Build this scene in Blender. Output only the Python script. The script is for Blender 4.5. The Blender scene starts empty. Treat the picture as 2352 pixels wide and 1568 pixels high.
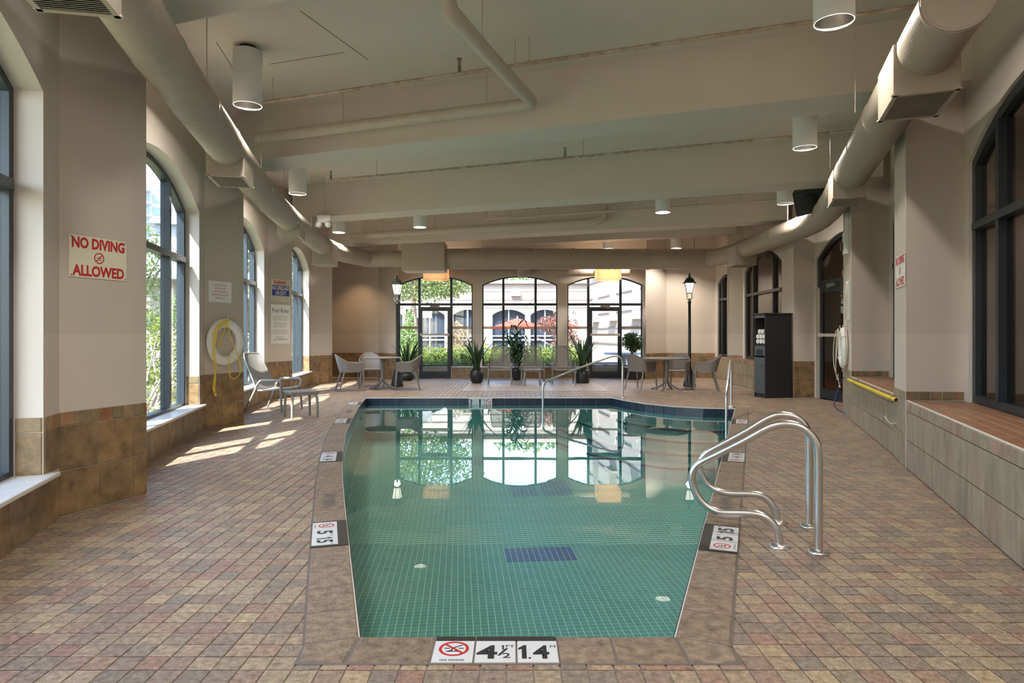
import bpy, bmesh, math, random
import numpy as np
from mathutils import Vector, Matrix
from mathutils.geometry import tessellate_polygon
random.seed(7)
D = bpy.data
S = bpy.context.scene
C = S.collection
PI = math.pi

# ------------------------------------------------------------------ camera, world, sun, lights, exposure
cam = D.objects.new('camera', D.cameras.new('camera')); C.objects.link(cam)
cam.location = (0, 0, 1.3); cam.rotation_euler = (PI/2, 0, 0)
cam.data.sensor_width = 36; cam.data.lens = 1500/2352*36
cam.data.shift_y = -17/2352; cam.data.clip_end = 400; cam.data.clip_start = .05
S.camera = cam
S.view_settings.view_transform = 'Standard'; S.view_settings.look = 'None'
S.view_settings.gamma = 1; S.view_settings.use_curve_mapping = False
S.view_settings.exposure = 1.3
S.cycles.use_denoising = True
S.cycles.max_bounces = 10; S.cycles.diffuse_bounces = 5; S.cycles.transparent_max_bounces = 24
S.cycles.sample_clamp_indirect = 6; S.cycles.caustics_reflective = False; S.cycles.caustics_refractive = False
w = D.worlds.new('sky'); S.world = w; w.use_nodes = True
wt = w.node_tree; bg = wt.nodes['Background']
sk = wt.nodes.new('ShaderNodeTexSky'); sk.sky_type = 'NISHITA'; sk.sun_disc = False
sk.sun_elevation = math.radians(50); sk.sun_rotation = math.radians(187); sk.air_density = 1.0; sk.dust_density = 1.5
wt.links.new(sk.outputs[0], bg.inputs[0]); bg.inputs[1].default_value = .72
def light(name, kind, loc, energy, color=(1, 1, 1), rot=(0, 0, 0), **kw):
    l = D.lights.new(name, kind); l.energy = energy; l.color = color
    for k, v in kw.items(): setattr(l, k, v)
    o = D.objects.new(name, l); C.objects.link(o); o.location = loc; o.rotation_euler = rot
    return o
sun = light('sun', 'SUN', (0, 0, 20), 12.5, (1, .94, .84), angle=math.radians(.6))
sd = Vector((.33, .64, -.98)).normalized()
sun.rotation_euler = sd.to_track_quat('-Z', 'Y').to_euler()

# ------------------------------------------------------------------ helpers
def px(x, y, h=0.0):
    """point of the plane z=h that lies on the ray of pixel x,y of the measured photograph"""
    Y = 1500*(1.3-h)/(y-767.0)
    return Vector(((x-1176)/1500*Y, Y, h))
class MB:
    def __init__(s): s.v = []; s.f = []; s.m = []; s.sm = []
    def add(s, vs, fs, m=0, sm=False):
        b = len(s.v); s.v += [tuple(v) for v in vs]
        s.f += [tuple(b+i for i in f) for f in fs]; s.m += [m]*len(fs); s.sm += [sm]*len(fs)
        return s
    def box(s, c, d, rz=0, m=0, rx=0, ry=0):
        M = Matrix.Translation(c) @ Matrix.Rotation(rz, 4, 'Z') @ Matrix.Rotation(ry, 4, 'Y') @ Matrix.Rotation(rx, 4, 'X')
        h = [x/2 for x in d]
        vs = [M @ Vector((x*h[0], y*h[1], z*h[2])) for x in (-1, 1) for y in (-1, 1) for z in (-1, 1)]
        return s.add(vs, [(0, 1, 3, 2), (4, 6, 7, 5), (0, 4, 5, 1), (2, 3, 7, 6), (0, 2, 6, 4), (1, 5, 7, 3)], m)
    def bbox(s, c, d, b, rz=0, m=0, M=None):
        """bevelled box"""
        if M is None: M = Matrix.Translation(c) @ Matrix.Rotation(rz, 4, 'Z')
        bm = bmesh.new(); bmesh.ops.create_cube(bm, size=1)
        bmesh.ops.scale(bm, vec=d, verts=bm.verts)
        bmesh.ops.bevel(bm, geom=bm.edges[:], offset=b, segments=2, affect='EDGES', profile=.5)
        bm.verts.index_update()
        vs = [M @ v.co for v in bm.verts]; fs = [[v.index for v in f.verts] for f in bm.faces]
        bm.free(); return s.add(vs, fs, m, False)
    def prism(s, poly, z0, z1, m=0, M=None):
        n = len(poly); vs = [Vector((p[0], p[1], z0)) for p in poly]+[Vector((p[0], p[1], z1)) for p in poly]
        if M is not None: vs = [M @ v for v in vs]
        tri = tessellate_polygon([[Vector((p[0], p[1], 0)) for p in poly]])
        fs = [tuple(t) for t in tri]+[tuple(i+n for i in t[::-1]) for t in tri]
        fs += [(i, (i+1) % n, n+(i+1) % n, n+i) for i in range(n)]
        return s.add(vs, fs, m)
    def tube(s, path, r, n=10, m=0, caps=True, flat=1.0):
        P = [Vector(p) for p in path]; k = len(P)
        R = r if isinstance(r, (list, tuple)) else [r]*k
        T = [(P[min(i+1, k-1)]-P[max(i-1, 0)]).normalized() for i in range(k)]
        a = Vector((0, 0, 1)) if abs(T[0].z) < .9 else Vector((1, 0, 0))
        N = (a-T[0]*a.dot(T[0])).normalized(); vs = []
        for i in range(k):
            N = (N-T[i]*N.dot(T[i])).normalized(); B = T[i].cross(N)
            for j in range(n):
                t = 2*PI*j/n; vs.append(P[i]+(N*math.cos(t)*flat+B*math.sin(t))*R[i])
        fs = [(i*n+j, i*n+(j+1) % n, (i+1)*n+(j+1) % n, (i+1)*n+j) for i in range(k-1) for j in range(n)]
        s.add(vs, fs, m, True)
        if caps:
            s.add(vs[:n], [tuple(range(n))[::-1]], m); s.add(vs[-n:], [tuple(range(n))], m)
        return s
    def lathe(s, prof, c=(0, 0, 0), n=24, m=0, sm=True, M=None, cap=(1, 1)):
        vs = []
        for r, z in prof:
            for j in range(n):
                v = Vector((r*math.cos(2*PI*j/n), r*math.sin(2*PI*j/n), z))
                vs.append((M @ v) if M is not None else v+Vector(c))
        k = len(prof)
        fs = [(i*n+j, i*n+(j+1) % n, (i+1)*n+(j+1) % n, (i+1)*n+j) for i in range(k-1) for j in range(n)]
        s.add(vs, fs, m, sm)
        if prof[0][0] > 1e-4 and cap[0]: s.add(vs[:n], [tuple(range(n))[::-1]], m)
        if prof[-1][0] > 1e-4 and cap[1]: s.add(vs[-n:], [tuple(range(n))], m)
        return s
    def grid(s, fn, nu, nv, th=0, m=0):
        """surface fn(u,v) u,v in 0..1, optionally thickened"""
        P = [[Vector(fn(i/nu, j/nv)) for j in range(nv+1)] for i in range(nu+1)]
        fl = [p for r_ in P for p in r_]; id_ = lambda i, j: i*(nv+1)+j
        fs = [(id_(i, j), id_(i+1, j), id_(i+1, j+1), id_(i, j+1)) for i in range(nu) for j in range(nv)]
        if not th: return s.add(fl, fs, m, True)
        nr = []
        for i in range(nu+1):
            for j in range(nv+1):
                a = P[min(i+1, nu)][j]-P[max(i-1, 0)][j]; b = P[i][min(j+1, nv)]-P[i][max(j-1, 0)]
                nn = a.cross(b); nr.append(nn.normalized() if nn.length > 1e-9 else Vector((0, 0, 1)))
        n = len(fl); vs = [p+q*th/2 for p, q in zip(fl, nr)]+[p-q*th/2 for p, q in zip(fl, nr)]
        f2 = fs+[tuple(n+i for i in f[::-1]) for f in fs]
        s.add(vs, f2, m, True)
        rim = [id_(i, 0) for i in range(nu)]+[id_(nu, j) for j in range(nv)]+[id_(i, nv) for i in range(nu, 0, -1)]+[id_(0, j) for j in range(nv, 0, -1)]
        s.add(vs, [(rim[k], rim[(k+1) % len(rim)], n+rim[(k+1) % len(rim)], n+rim[k]) for k in range(len(rim))], m)
        return s
def mesh(name, mb, mats):
    me = D.meshes.new(name); me.from_pydata(mb.v, [], mb.f)
    for m in (mats if isinstance(mats, (list, tuple)) else [mats]): me.materials.append(m)
    me.polygons.foreach_set('material_index', mb.m); me.polygons.foreach_set('use_smooth', mb.sm)
    me.update(); return me
def obj(name, mb, mats, parent=None, loc=None, rz=None, kind=None):
    me = mb if isinstance(mb, D.meshes.__class__) or hasattr(mb, 'polygons') else mesh(name, mb, mats)
    o = D.objects.new(name, me); C.objects.link(o)
    if parent is not None: o.parent = parent
    if loc is not None: o.location = loc
    if rz is not None: o.rotation_euler = (0, 0, rz)
    if kind: o['kind'] = kind
    return o
def thing(name, label, cat, loc=(0, 0, 0), rz=0, group=None):
    o = D.objects.new(name, None); C.objects.link(o); o.empty_display_size = .1
    o.location = loc; o.rotation_euler = (0, 0, rz); o['label'] = label; o['category'] = cat
    if group: o['group'] = group
    return o
def tag(o, label, cat, group=None, kind=None):
    o['label'] = label; o['category'] = cat
    if group: o['group'] = group
    if kind: o['kind'] = kind
    return o
def dup(root, loc, rz, label, group=None):
    r_ = root.copy(); C.objects.link(r_); r_.location = loc; r_.rotation_euler = (0, 0, rz); r_['label'] = label
    if group: r_['group'] = group
    for ch in list(root.children):
        c = ch.copy(); C.objects.link(c); c.parent = r_
        for g in list(ch.children):
            d = g.copy(); C.objects.link(d); d.parent = c
    return r_
def catmull(pts, step=None, n=8):
    P = [Vector(p) for p in pts]; P = [P[0]*2-P[1]]+P+[P[-1]*2-P[-2]]; out = []
    for i in range(1, len(P)-2):
        p0, p1, p2, p3 = P[i-1:i+3]
        k = max(2, int((p2-p1).length/step)) if step else n
        for j in range(k):
            t = j/k
            out.append(.5*((2*p1)+(p2-p0)*t+(2*p0-5*p1+4*p2-p3)*t*t+(3*p1-p0-3*p2+p3)*t**3))
    out.append(P[-2]); return out

# ------------------------------------------------------------------ materials
def mat(name, col, rough=.6, metal=0, col2=None, scale=6, bump=0, bscale=40, stretch=(1, 1, 1), emit=0, ecol=None, spec=None, trans=0, contrast=.5, coat=0):
    m = D.materials.new(name); m.use_nodes = True; nt = m.node_tree; b = nt.nodes['Principled BSDF']
    b.inputs['Base Color'].default_value = (*col, 1); b.inputs['Roughness'].default_value = rough; b.inputs['Metallic'].default_value = metal
    if spec is not None: b.inputs['Specular IOR Level'].default_value = spec
    if coat: b.inputs['Coat Weight'].default_value = coat
    if emit:
        b.inputs['Emission Color'].default_value = (*(ecol or col), 1); b.inputs['Emission Strength'].default_value = emit
    if col2 or bump:
        g = nt.nodes.new('ShaderNodeNewGeometry'); mp = nt.nodes.new('ShaderNodeMapping'); mp.inputs['Scale'].default_value = stretch
        nt.links.new(g.outputs['Position'], mp.inputs[0])
    if col2:
        n = nt.nodes.new('ShaderNodeTexNoise'); n.inputs['Scale'].default_value = scale; n.inputs['Detail'].default_value = 6
        nt.links.new(mp.outputs[0], n.inputs['Vector'])
        r = nt.nodes.new('ShaderNodeValToRGB'); r.color_ramp.elements[0].position = .5-contrast/2; r.color_ramp.elements[1].position = .5+contrast/2
        r.color_ramp.elements[0].color = (*col, 1); r.color_ramp.elements[1].color = (*col2, 1)
        nt.links.new(n.outputs[0], r.inputs[0]); nt.links.new(r.outputs[0], b.inputs['Base Color'])
    if bump:
        n2 = nt.nodes.new('ShaderNodeTexNoise'); n2.inputs['Scale'].default_value = bscale; n2.inputs['Detail'].default_value = 4
        nt.links.new(mp.outputs[0], n2.inputs['Vector'])
        bp = nt.nodes.new('ShaderNodeBump'); bp.inputs['Strength'].default_value = bump; bp.inputs['Distance'].default_value = .01
        nt.links.new(n2.outputs[0], bp.inputs['Height']); nt.links.new(bp.outputs[0], b.inputs['Normal'])
    return m
def tile_mat(name, cols, rough=.5, scale=9, var=.35, stretch=(1, 1, 1), bump=.25, bscale=60, extra=None):
    """one colour per piece (object random plus island random) with stone mottling"""
    m = mat(name, (1, 1, 1), rough, bump=bump, bscale=bscale, stretch=stretch); nt = m.node_tree; b = nt.nodes['Principled BSDF']
    g = nt.nodes.new('ShaderNodeNewGeometry'); oi = nt.nodes.new('ShaderNodeObjectInfo')
    ad = nt.nodes.new('ShaderNodeMath'); ad.operation = 'ADD'; fr = nt.nodes.new('ShaderNodeMath'); fr.operation = 'FRACT'
    nt.links.new(g.outputs['Random Per Island'], ad.inputs[0]); nt.links.new(oi.outputs['Random'], ad.inputs[1]); nt.links.new(ad.outputs[0], fr.inputs[0])
    r = nt.nodes.new('ShaderNodeValToRGB'); r.color_ramp.interpolation = 'LINEAR'
    e = r.color_ramp.elements
    while len(e) < len(cols): e.new(.5)
    for i, c in enumerate(cols): e[i].position = (i+.2)/len(cols); e[i].color = (*c, 1)
    nt.links.new(fr.outputs[0], r.inputs[0])
    mp = nt.nodes.new('ShaderNodeMapping'); mp.inputs['Scale'].default_value = stretch
    nt.links.new(g.outputs['Position'], mp.inputs[0])
    n = nt.nodes.new('ShaderNodeTexNoise'); n.inputs['Scale'].default_value = scale; n.inputs['Detail'].default_value = 8; n.inputs['Roughness'].default_value = .65
    nt.links.new(mp.outputs[0], n.inputs['Vector'])
    mr = nt.nodes.new('ShaderNodeMapRange'); mr.inputs[1].default_value = .3; mr.inputs[2].default_value = .7
    mr.inputs[3].default_value = 1-var; mr.inputs[4].default_value = 1+var
    nt.links.new(n.outputs[0], mr.inputs[0])
    mx = nt.nodes.new('ShaderNodeVectorMath'); mx.operation = 'SCALE'
    nt.links.new(r.outputs[0], mx.inputs[0]); nt.links.new(mr.outputs[0], mx.inputs['Scale'])
    nt.links.new(mx.outputs[0], b.inputs['Base Color']); return m
def leaf_mat(name, cols, trans=.35):
    m = tile_mat(name, cols, .45, 3, .2, bump=0); nt = m.node_tree; b = nt.nodes['Principled BSDF']
    src = b.inputs['Base Color'].links[0].from_socket
    tr = nt.nodes.new('ShaderNodeBsdfTranslucent'); mx = nt.nodes.new('ShaderNodeMixShader'); mx.inputs[0].default_value = trans
    nt.links.new(src, tr.inputs[0]); nt.links.new(b.outputs[0], mx.inputs[1]); nt.links.new(tr.outputs[0], mx.inputs[2])
    nt.links.new(mx.outputs[0], nt.nodes['Material Output'].inputs[0]); return m
def glass_mat(name, tint, rough=0.0, ior=1.5, wave=0, gloss=1.0):
    """clear sheet: coloured transmission plus a Fresnel mirror coat"""
    m = D.materials.new(name); m.use_nodes = True; nt = m.node_tree; nt.nodes.remove(nt.nodes['Principled BSDF'])
    t = nt.nodes.new('ShaderNodeBsdfTransparent'); t.inputs[0].default_value = (*tint, 1)
    g = nt.nodes.new('ShaderNodeBsdfGlossy'); g.inputs['Roughness'].default_value = rough; g.inputs[0].default_value = (gloss, gloss, gloss, 1)
    x = nt.nodes.new('ShaderNodeMixShader'); gn = nt.nodes.new('ShaderNodeNewGeometry')
    def mth(op, a, b=None):
        q = nt.nodes.new('ShaderNodeMath'); q.operation = op; q.use_clamp = op == 'ADD'
        for i, v in enumerate((a, b)):
            if v is None: continue
            if isinstance(v, (int, float)): q.inputs[i].default_value = v
            else: nt.links.new(v, q.inputs[i])
        return q.outputs[0]
    dt = nt.nodes.new('ShaderNodeVectorMath'); dt.operation = 'DOT_PRODUCT'
    nt.links.new(gn.outputs['Normal'], dt.inputs[0]); nt.links.new(gn.outputs['Incoming'], dt.inputs[1])
    f0 = ((ior-1)/(ior+1))**2; sch = mth('POWER', mth('SUBTRACT', 1.0, mth('ABSOLUTE', dt.outputs['Value'])), 5.0)
    nt.links.new(mth('ADD', mth('MULTIPLY', sch, 1-f0), f0), x.inputs[0]); nt.links.new(t.outputs[0], x.inputs[1]); nt.links.new(g.outputs[0], x.inputs[2])
    nt.links.new(x.outputs[0], nt.nodes['Material Output'].inputs[0])
    if wave:
        ge = nt.nodes.new('ShaderNodeNewGeometry'); mp = nt.nodes.new('ShaderNodeMapping'); mp.inputs['Scale'].default_value = (1, 2.2, 1)
        n = nt.nodes.new('ShaderNodeTexNoise'); n.inputs['Scale'].default_value = 1.6; n.inputs['Detail'].default_value = 2
        bp = nt.nodes.new('ShaderNodeBump'); bp.inputs['Strength'].default_value = wave; bp.inputs['Distance'].default_value = .02
        nt.links.new(ge.outputs['Position'], mp.inputs[0]); nt.links.new(mp.outputs[0], n.inputs['Vector'])
        nt.links.new(n.outputs[0], bp.inputs['Height']); nt.links.new(bp.outputs[0], g.inputs['Normal'])
    return m
def perf_mat(name, col, k=520, th=-.02):
    m = mat(name, col, .5); nt = m.node_tree; b = nt.nodes['Principled BSDF']
    tc = nt.nodes.new('ShaderNodeTexCoord'); sp = nt.nodes.new('ShaderNodeSeparateXYZ'); nt.links.new(tc.outputs['Object'], sp.inputs[0])
    out = []
    for ax in (0, 2):
        a = nt.nodes.new('ShaderNodeMath'); a.operation = 'MULTIPLY'; a.inputs[1].default_value = k; nt.links.new(sp.outputs[ax], a.inputs[0])
        c = nt.nodes.new('ShaderNodeMath'); c.operation = 'SINE'; nt.links.new(a.outputs[0], c.inputs[0]); out.append(c)
    p = nt.nodes.new('ShaderNodeMath'); p.operation = 'MULTIPLY'; nt.links.new(out[0].outputs[0], p.inputs[0]); nt.links.new(out[1].outputs[0], p.inputs[1])
    gt = nt.nodes.new('ShaderNodeMath'); gt.operation = 'LESS_THAN'; gt.inputs[1].default_value = th; nt.links.new(p.outputs[0], gt.inputs[0])
    nt.links.new(gt.outputs[0], b.inputs['Alpha']); return m

M = {}
PAINT = (.58, .515, .455)
M['wall'] = mat('wall paint', PAINT, .7, col2=(.61, .545, .48), scale=2, bump=.04, bscale=180)
M['reveal'] = mat('reveal paint', (.66, .61, .56), .6)
M['ceil'] = mat('ceiling paint', (.69, .62, .56), .75, col2=(.72, .65, .59), scale=3, bump=.05, bscale=120)
M['duct'] = mat('duct paint', (.42, .365, .305), .5, col2=(.45, .39, .325), scale=4)
M['ductbox'] = mat('outlet paint', (.44, .385, .32), .45)
M['dark'] = mat('dark metal', (.035, .045, .055), .35)
M['frame'] = mat('window frame', (.028, .042, .058), .35)
M['framein'] = mat('inner window frame', (.022, .03, .038), .4)
M['white'] = mat('white', (.8, .8, .78), .5)
M['sill'] = mat('stone sill', (.74, .72, .68), .35, col2=(.66, .64, .6), scale=8)
M['grout'] = mat('grout', (.25, .215, .205), .85, col2=(.33, .29, .28), scale=10)
M['floor'] = tile_mat('floor tile', [(.31, .19, .145), (.39, .295, .20), (.22, .185, .15), (.44, .335, .21), (.285, .20, .155), (.25, .215, .175), (.335, .205, .155), (.37, .285, .2)], .38, 34, .5, bump=.6, bscale=90)
M['floorw'] = mat('pale mosaic floor', (.42, .36, .31), .5, col2=(.36, .30, .25), scale=20)
M['wtile'] = tile_mat('wall tile brown', [(.28, .175, .085), (.245, .165, .085), (.30, .19, .09), (.235, .16, .09)], .45, 7, .5)
M['wtile_s'] = tile_mat('wall tile small', [(.33, .16, .075), (.24, .17, .09), (.35, .2, .11), (.19, .16, .09), (.32, .22, .12)], .45, 9, .35)
M['rtile'] = tile_mat('wall tile sage', [(.335, .29, .2), (.36, .30, .215), (.30, .265, .185), (.35, .275, .2)], .45, 7, .3, stretch=(1.6, 1.6, .45))
M['rtile_s'] = tile_mat('wall tile sage small', [(.33, .27, .19), (.38, .24, .17), (.29, .26, .19), (.36, .30, .2), (.31, .23, .165)], .45, 9, .3, stretch=(1.6, 1.6, .5))
M['ledget'] = tile_mat('ledge tile', [(.34, .165, .09), (.38, .2, .11), (.30, .15, .085), (.36, .19, .11)], .4, 14, .3, stretch=(1, 3, 1))
M['wgrout'] = mat('wall tile grout', (.11, .085, .06), .9)
M['stone'] = tile_mat('coping stone', [(.245, .18, .125), (.27, .20, .145), (.225, .165, .115), (.26, .19, .135)], .5, 20, .55, bump=.6, bscale=60)
M['navy'] = mat('navy band tile', (.018, .03, .055), .25, col2=(.03, .045, .075), scale=12)
M['pool'] = tile_mat('pool mosaic', [(.115, .345, .34), (.13, .37, .365), (.105, .325, .325)], .35, .5, .12, bump=0)
M['poolgrout'] = mat('pool grout', (.50, .86, .76), .6)
M['poolblue'] = tile_mat('blue mosaic', [(.015, .015, .26), (.025, .02, .32), (.015, .02, .22)], .3, 2, .1, bump=0)
M['water'] = glass_mat('water', (.86, .97, .93), 0, 1.33, wave=.012)
M['glass'] = glass_mat('window glass', (.80, .83, .84), 0, 1.35)
M['glassin'] = glass_mat('inner glass', (.62, .6, .58), 0, 1.45)
M['steel'] = mat('brushed steel', (.72, .72, .71), .28, 1, bump=.03, bscale=200)
M['chair'] = mat('taupe resin', (.22, .20, .185), .5)
M['chairl'] = mat('pale grey resin', (.29, .28, .265), .5)
M['perf'] = perf_mat('perforated resin', (.25, .235, .22))
M['perfl'] = perf_mat('perforated pale resin', (.30, .29, .275), th=.55)
M['pot'] = mat('black pot', (.02, .02, .022), .35)
M['soil'] = mat('soil', (.03, .02, .012), .9)
M['blade'] = leaf_mat('snake plant leaf', [(.035, .085, .03), (.05, .11, .035), (.03, .07, .03)], .12)
M['leafd'] = leaf_mat('dark leaf', [(.035, .09, .025), (.05, .12, .03), (.03, .07, .02)], .25)
M['post'] = mat('dark green iron', (.015, .026, .024), .35)
M['lamp'] = mat('lantern glass', (1, .95, .85), .4, emit=.75, ecol=(1, .93, .82))
M['globe'] = mat('globe glass', (.75, .5, .32), .8, emit=.5, ecol=(1, .62, .36))
M['shade'] = mat('pendant fabric', (.85, .74, .6), .8); n_ = M['shade'].node_tree; t_ = n_.nodes.new('ShaderNodeBsdfTranslucent'); t_.inputs[0].default_value = (.85, .72, .56, 1)
x_ = n_.nodes.new('ShaderNodeMixShader'); x_.inputs[0].default_value = .6; n_.links.new(n_.nodes['Principled BSDF'].outputs[0], x_.inputs[1]); n_.links.new(t_.outputs[0], x_.inputs[2]); n_.links.new(x_.outputs[0], n_.nodes['Material Output'].inputs[0])
M['bulb'] = mat('lit bulb', (1, .9, .75), .5, emit=2.5, ecol=(1, .85, .65))
M['reflector'] = mat('lamp reflector', (.42, .41, .39), .3, 1)
M['can'] = mat('white lamp can', (.86, .90, .93), .45)
M['bark'] = mat('bark', (.16, .12, .085), .9, col2=(.24, .2, .15), scale=14, bump=.4)
M['red'] = mat('sign red', (.55, .02, .025), .5)
M['blue'] = mat('sign blue', (.02, .045, .35), .5)
M['black'] = mat('ink', (.02, .02, .025), .5)
M['grey'] = mat('grey ink', (.13, .13, .13), .5)
M['cream'] = mat('sign cream', (.80, .77, .60), .4)
M['signw'] = mat('sign white', (.86, .86, .84), .4)
M['marker'] = mat('marker white', (.72, .74, .76), .3)
M['markerb'] = mat('marker black', (.03, .025, .022), .5, bump=.2, bscale=200)
M['ring'] = mat('ring buoy', (.88, .88, .86), .5)
M['rope'] = mat('yellow rope', (.9, .62, .02), .7)
M['ropew'] = mat('pale rope', (.62, .57, .45), .7)
M['hose'] = mat('blue hose', (.02, .05, .22), .4)
M['yellow'] = mat('yellow pole', (.9, .68, .03), .4)
M['cab'] = mat('cabinet side', (.028, .026, .030), .55)
M['cabf'] = mat('cabinet front', (.075, .095, .10), .4)
M['towel'] = mat('towel', (.75, .75, .73), .95, bump=.5, bscale=300)
M['pipe'] = mat('pipe paint', (.60, .54, .47), .5, col2=(.54, .47, .39), scale=9)
M['rust'] = mat('rusty painted pipe', (.60, .53, .45), .55, col2=(.30, .19, .11), scale=11, contrast=.55)
M['bronze'] = mat('sprinkler metal', (.3, .26, .17), .4, .6)
M['rubber'] = mat('speaker black', (.012, .013, .014), .55)
nt_ = M['wall'].node_tree; b_ = nt_.nodes['Principled BSDF']; src_ = b_.inputs['Base Color'].links[0].from_socket   # dado: a slightly lighter coat up to 1.3 m
g_ = nt_.nodes.new('ShaderNodeNewGeometry'); sp_ = nt_.nodes.new('ShaderNodeSeparateXYZ'); lt_ = nt_.nodes.new('ShaderNodeMath'); lt_.operation = 'LESS_THAN'; lt_.inputs[1].default_value = 1.3
mr_ = nt_.nodes.new('ShaderNodeMapRange'); mr_.inputs[3].default_value = 1.0; mr_.inputs[4].default_value = 1.10; vm_ = nt_.nodes.new('ShaderNodeVectorMath'); vm_.operation = 'SCALE'
nt_.links.new(g_.outputs['Position'], sp_.inputs[0]); nt_.links.new(sp_.outputs[2], lt_.inputs[0]); nt_.links.new(lt_.outputs[0], mr_.inputs[0]); nt_.links.new(src_, vm_.inputs[0]); nt_.links.new(mr_.outputs[0], vm_.inputs['Scale']); nt_.links.new(vm_.outputs[0], b_.inputs['Base Color'])
# outside
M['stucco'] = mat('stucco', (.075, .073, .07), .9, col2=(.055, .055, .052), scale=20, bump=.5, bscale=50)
M['beige'] = mat('beige facade', (.34, .305, .27), .85, col2=(.31, .28, .25), scale=2)
M['groove'] = mat('facade joint', (.2, .17, .15), .9)
M['roofm'] = mat('metal roof', (.30, .33, .36), .5)
M['teal'] = mat('pale window frame', (.45, .55, .56), .5)
M['darkglass'] = mat('dark glazing', (.03, .04, .06), .08)
M['grass'] = mat('lawn', (.17, .17, .10), .95, col2=(.22, .22, .13), scale=3)
M['pave'] = mat('paving', (.36, .33, .30), .9, col2=(.31, .28, .26), scale=3)
M['hedge'] = leaf_mat('hedge leaf', [(.20, .25, .04), (.27, .32, .06), (.15, .2, .035)], .35)
M['tree'] = leaf_mat('tree leaf', [(.10, .15, .035), (.15, .21, .05), (.2, .26, .08)], .4)
M['conifer'] = leaf_mat('conifer leaf', [(.08, .16, .05), (.15, .25, .06), (.2, .3, .08)], .2)
M['maple'] = leaf_mat('red maple leaf', [(.17, .06, .06), (.24, .10, .09), (.18, .11, .07)], .35)
M['brownsh'] = leaf_mat('copper shrub leaf', [(.3, .2, .14), (.36, .26, .15), (.22, .18, .1)], .3)
M['parasol'] = mat('red canvas', (.42, .045, .025), .8)
M['tower'] = mat('tower cladding', (.50, .54, .60), .7)
M['towerg'] = mat('tower glazing', (.22, .30, .40), .2)
M['rubberw'] = mat('granite', (.35, .35, .36), .6, col2=(.25, .25, .26), scale=40)
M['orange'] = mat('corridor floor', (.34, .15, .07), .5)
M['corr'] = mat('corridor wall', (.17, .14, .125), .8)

# ------------------------------------------------------------------ plan
TH = .36
LEFT = [  # (x, y) wall line seen from inside, near to far; None / opening spec in metres along the segment
    ((-1.42, -1.45), (-3.21, 4.63), 'win'), ((-3.21, 4.63), (-3.02, 5.2), None), ((-3.02, 5.2), (-2.985, 5.33), None),
    ((-2.985, 5.33), (-3.46, 5.5), None), ((-3.46, 5.5), (-4.21, 8.94), 'win'), ((-4.21, 8.94), (-3.99, 9.5), None), ((-3.99, 9.5), (-3.955, 9.62), None),
    ((-3.955, 9.62), (-4.37, 9.77), None), ((-4.37, 9.77), (-4.86, 13.0), 'win'), ((-4.86, 13.0), (-4.60, 13.66), None),
    ((-4.60, 13.66), (-4.78, 13.73), None), ((-4.78, 13.73), (-5.16, 16.75), 'win'), ((-5.16, 16.75), (-4.79, 17.4), None),
    ((-4.79, 17.4), (-5.5, 17.6), None), ((-5.5, 17.6), (-5.5, 19.5), None)]
BACK = [((-5.5, 19.5), (-3.98, 19.5), None), ((-3.98, 19.5), (-3.25, 18.65), None), ((-3.25, 18.65), (-3.45, 19.3), None),
        ((-3.45, 19.3), (3.95, 19.3), 'back'), ((3.95, 19.3), (3.86, 18.85), None), ((3.86, 18.85), (4.61, 19.5), None), ((4.61, 19.5), (5.6, 19.35), None), ((5.6, 19.35), (6.0, 19.3), None)]
RIGHT = [((1.57, -1.45), (4.36, 6.3), 'win'), ((4.36, 6.3), (3.83, 6.36), None), ((3.83, 6.36), (4.07, 6.95), None),
         ((4.07, 6.95), (4.64, 6.92), None), ((4.64, 6.92), (5.69, 9.86), 'win'), ((5.69, 9.86), (5.12, 9.86), None), ((5.12, 9.86), (5.53, 10.9), None),
         ((5.53, 10.9), (6.32, 11.0), None), ((6.32, 11.0), (6.2, 13.39), 'door'), ((6.2, 13.39), (5.77, 13.39), None), ((5.77, 13.39), (5.93, 14.25), None),
         ((5.93, 14.25), (6.08, 17.2), 'win'), ((6.08, 17.2), (5.77, 17.5), None), ((5.77, 17.5), (6.12, 17.62), None), ((6.12, 17.62), (6.0, 19.3), 'win')]
ZC = 4.32
SPR, PK, RAIL, SILL = 2.92, 3.30, 2.27, .335

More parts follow.
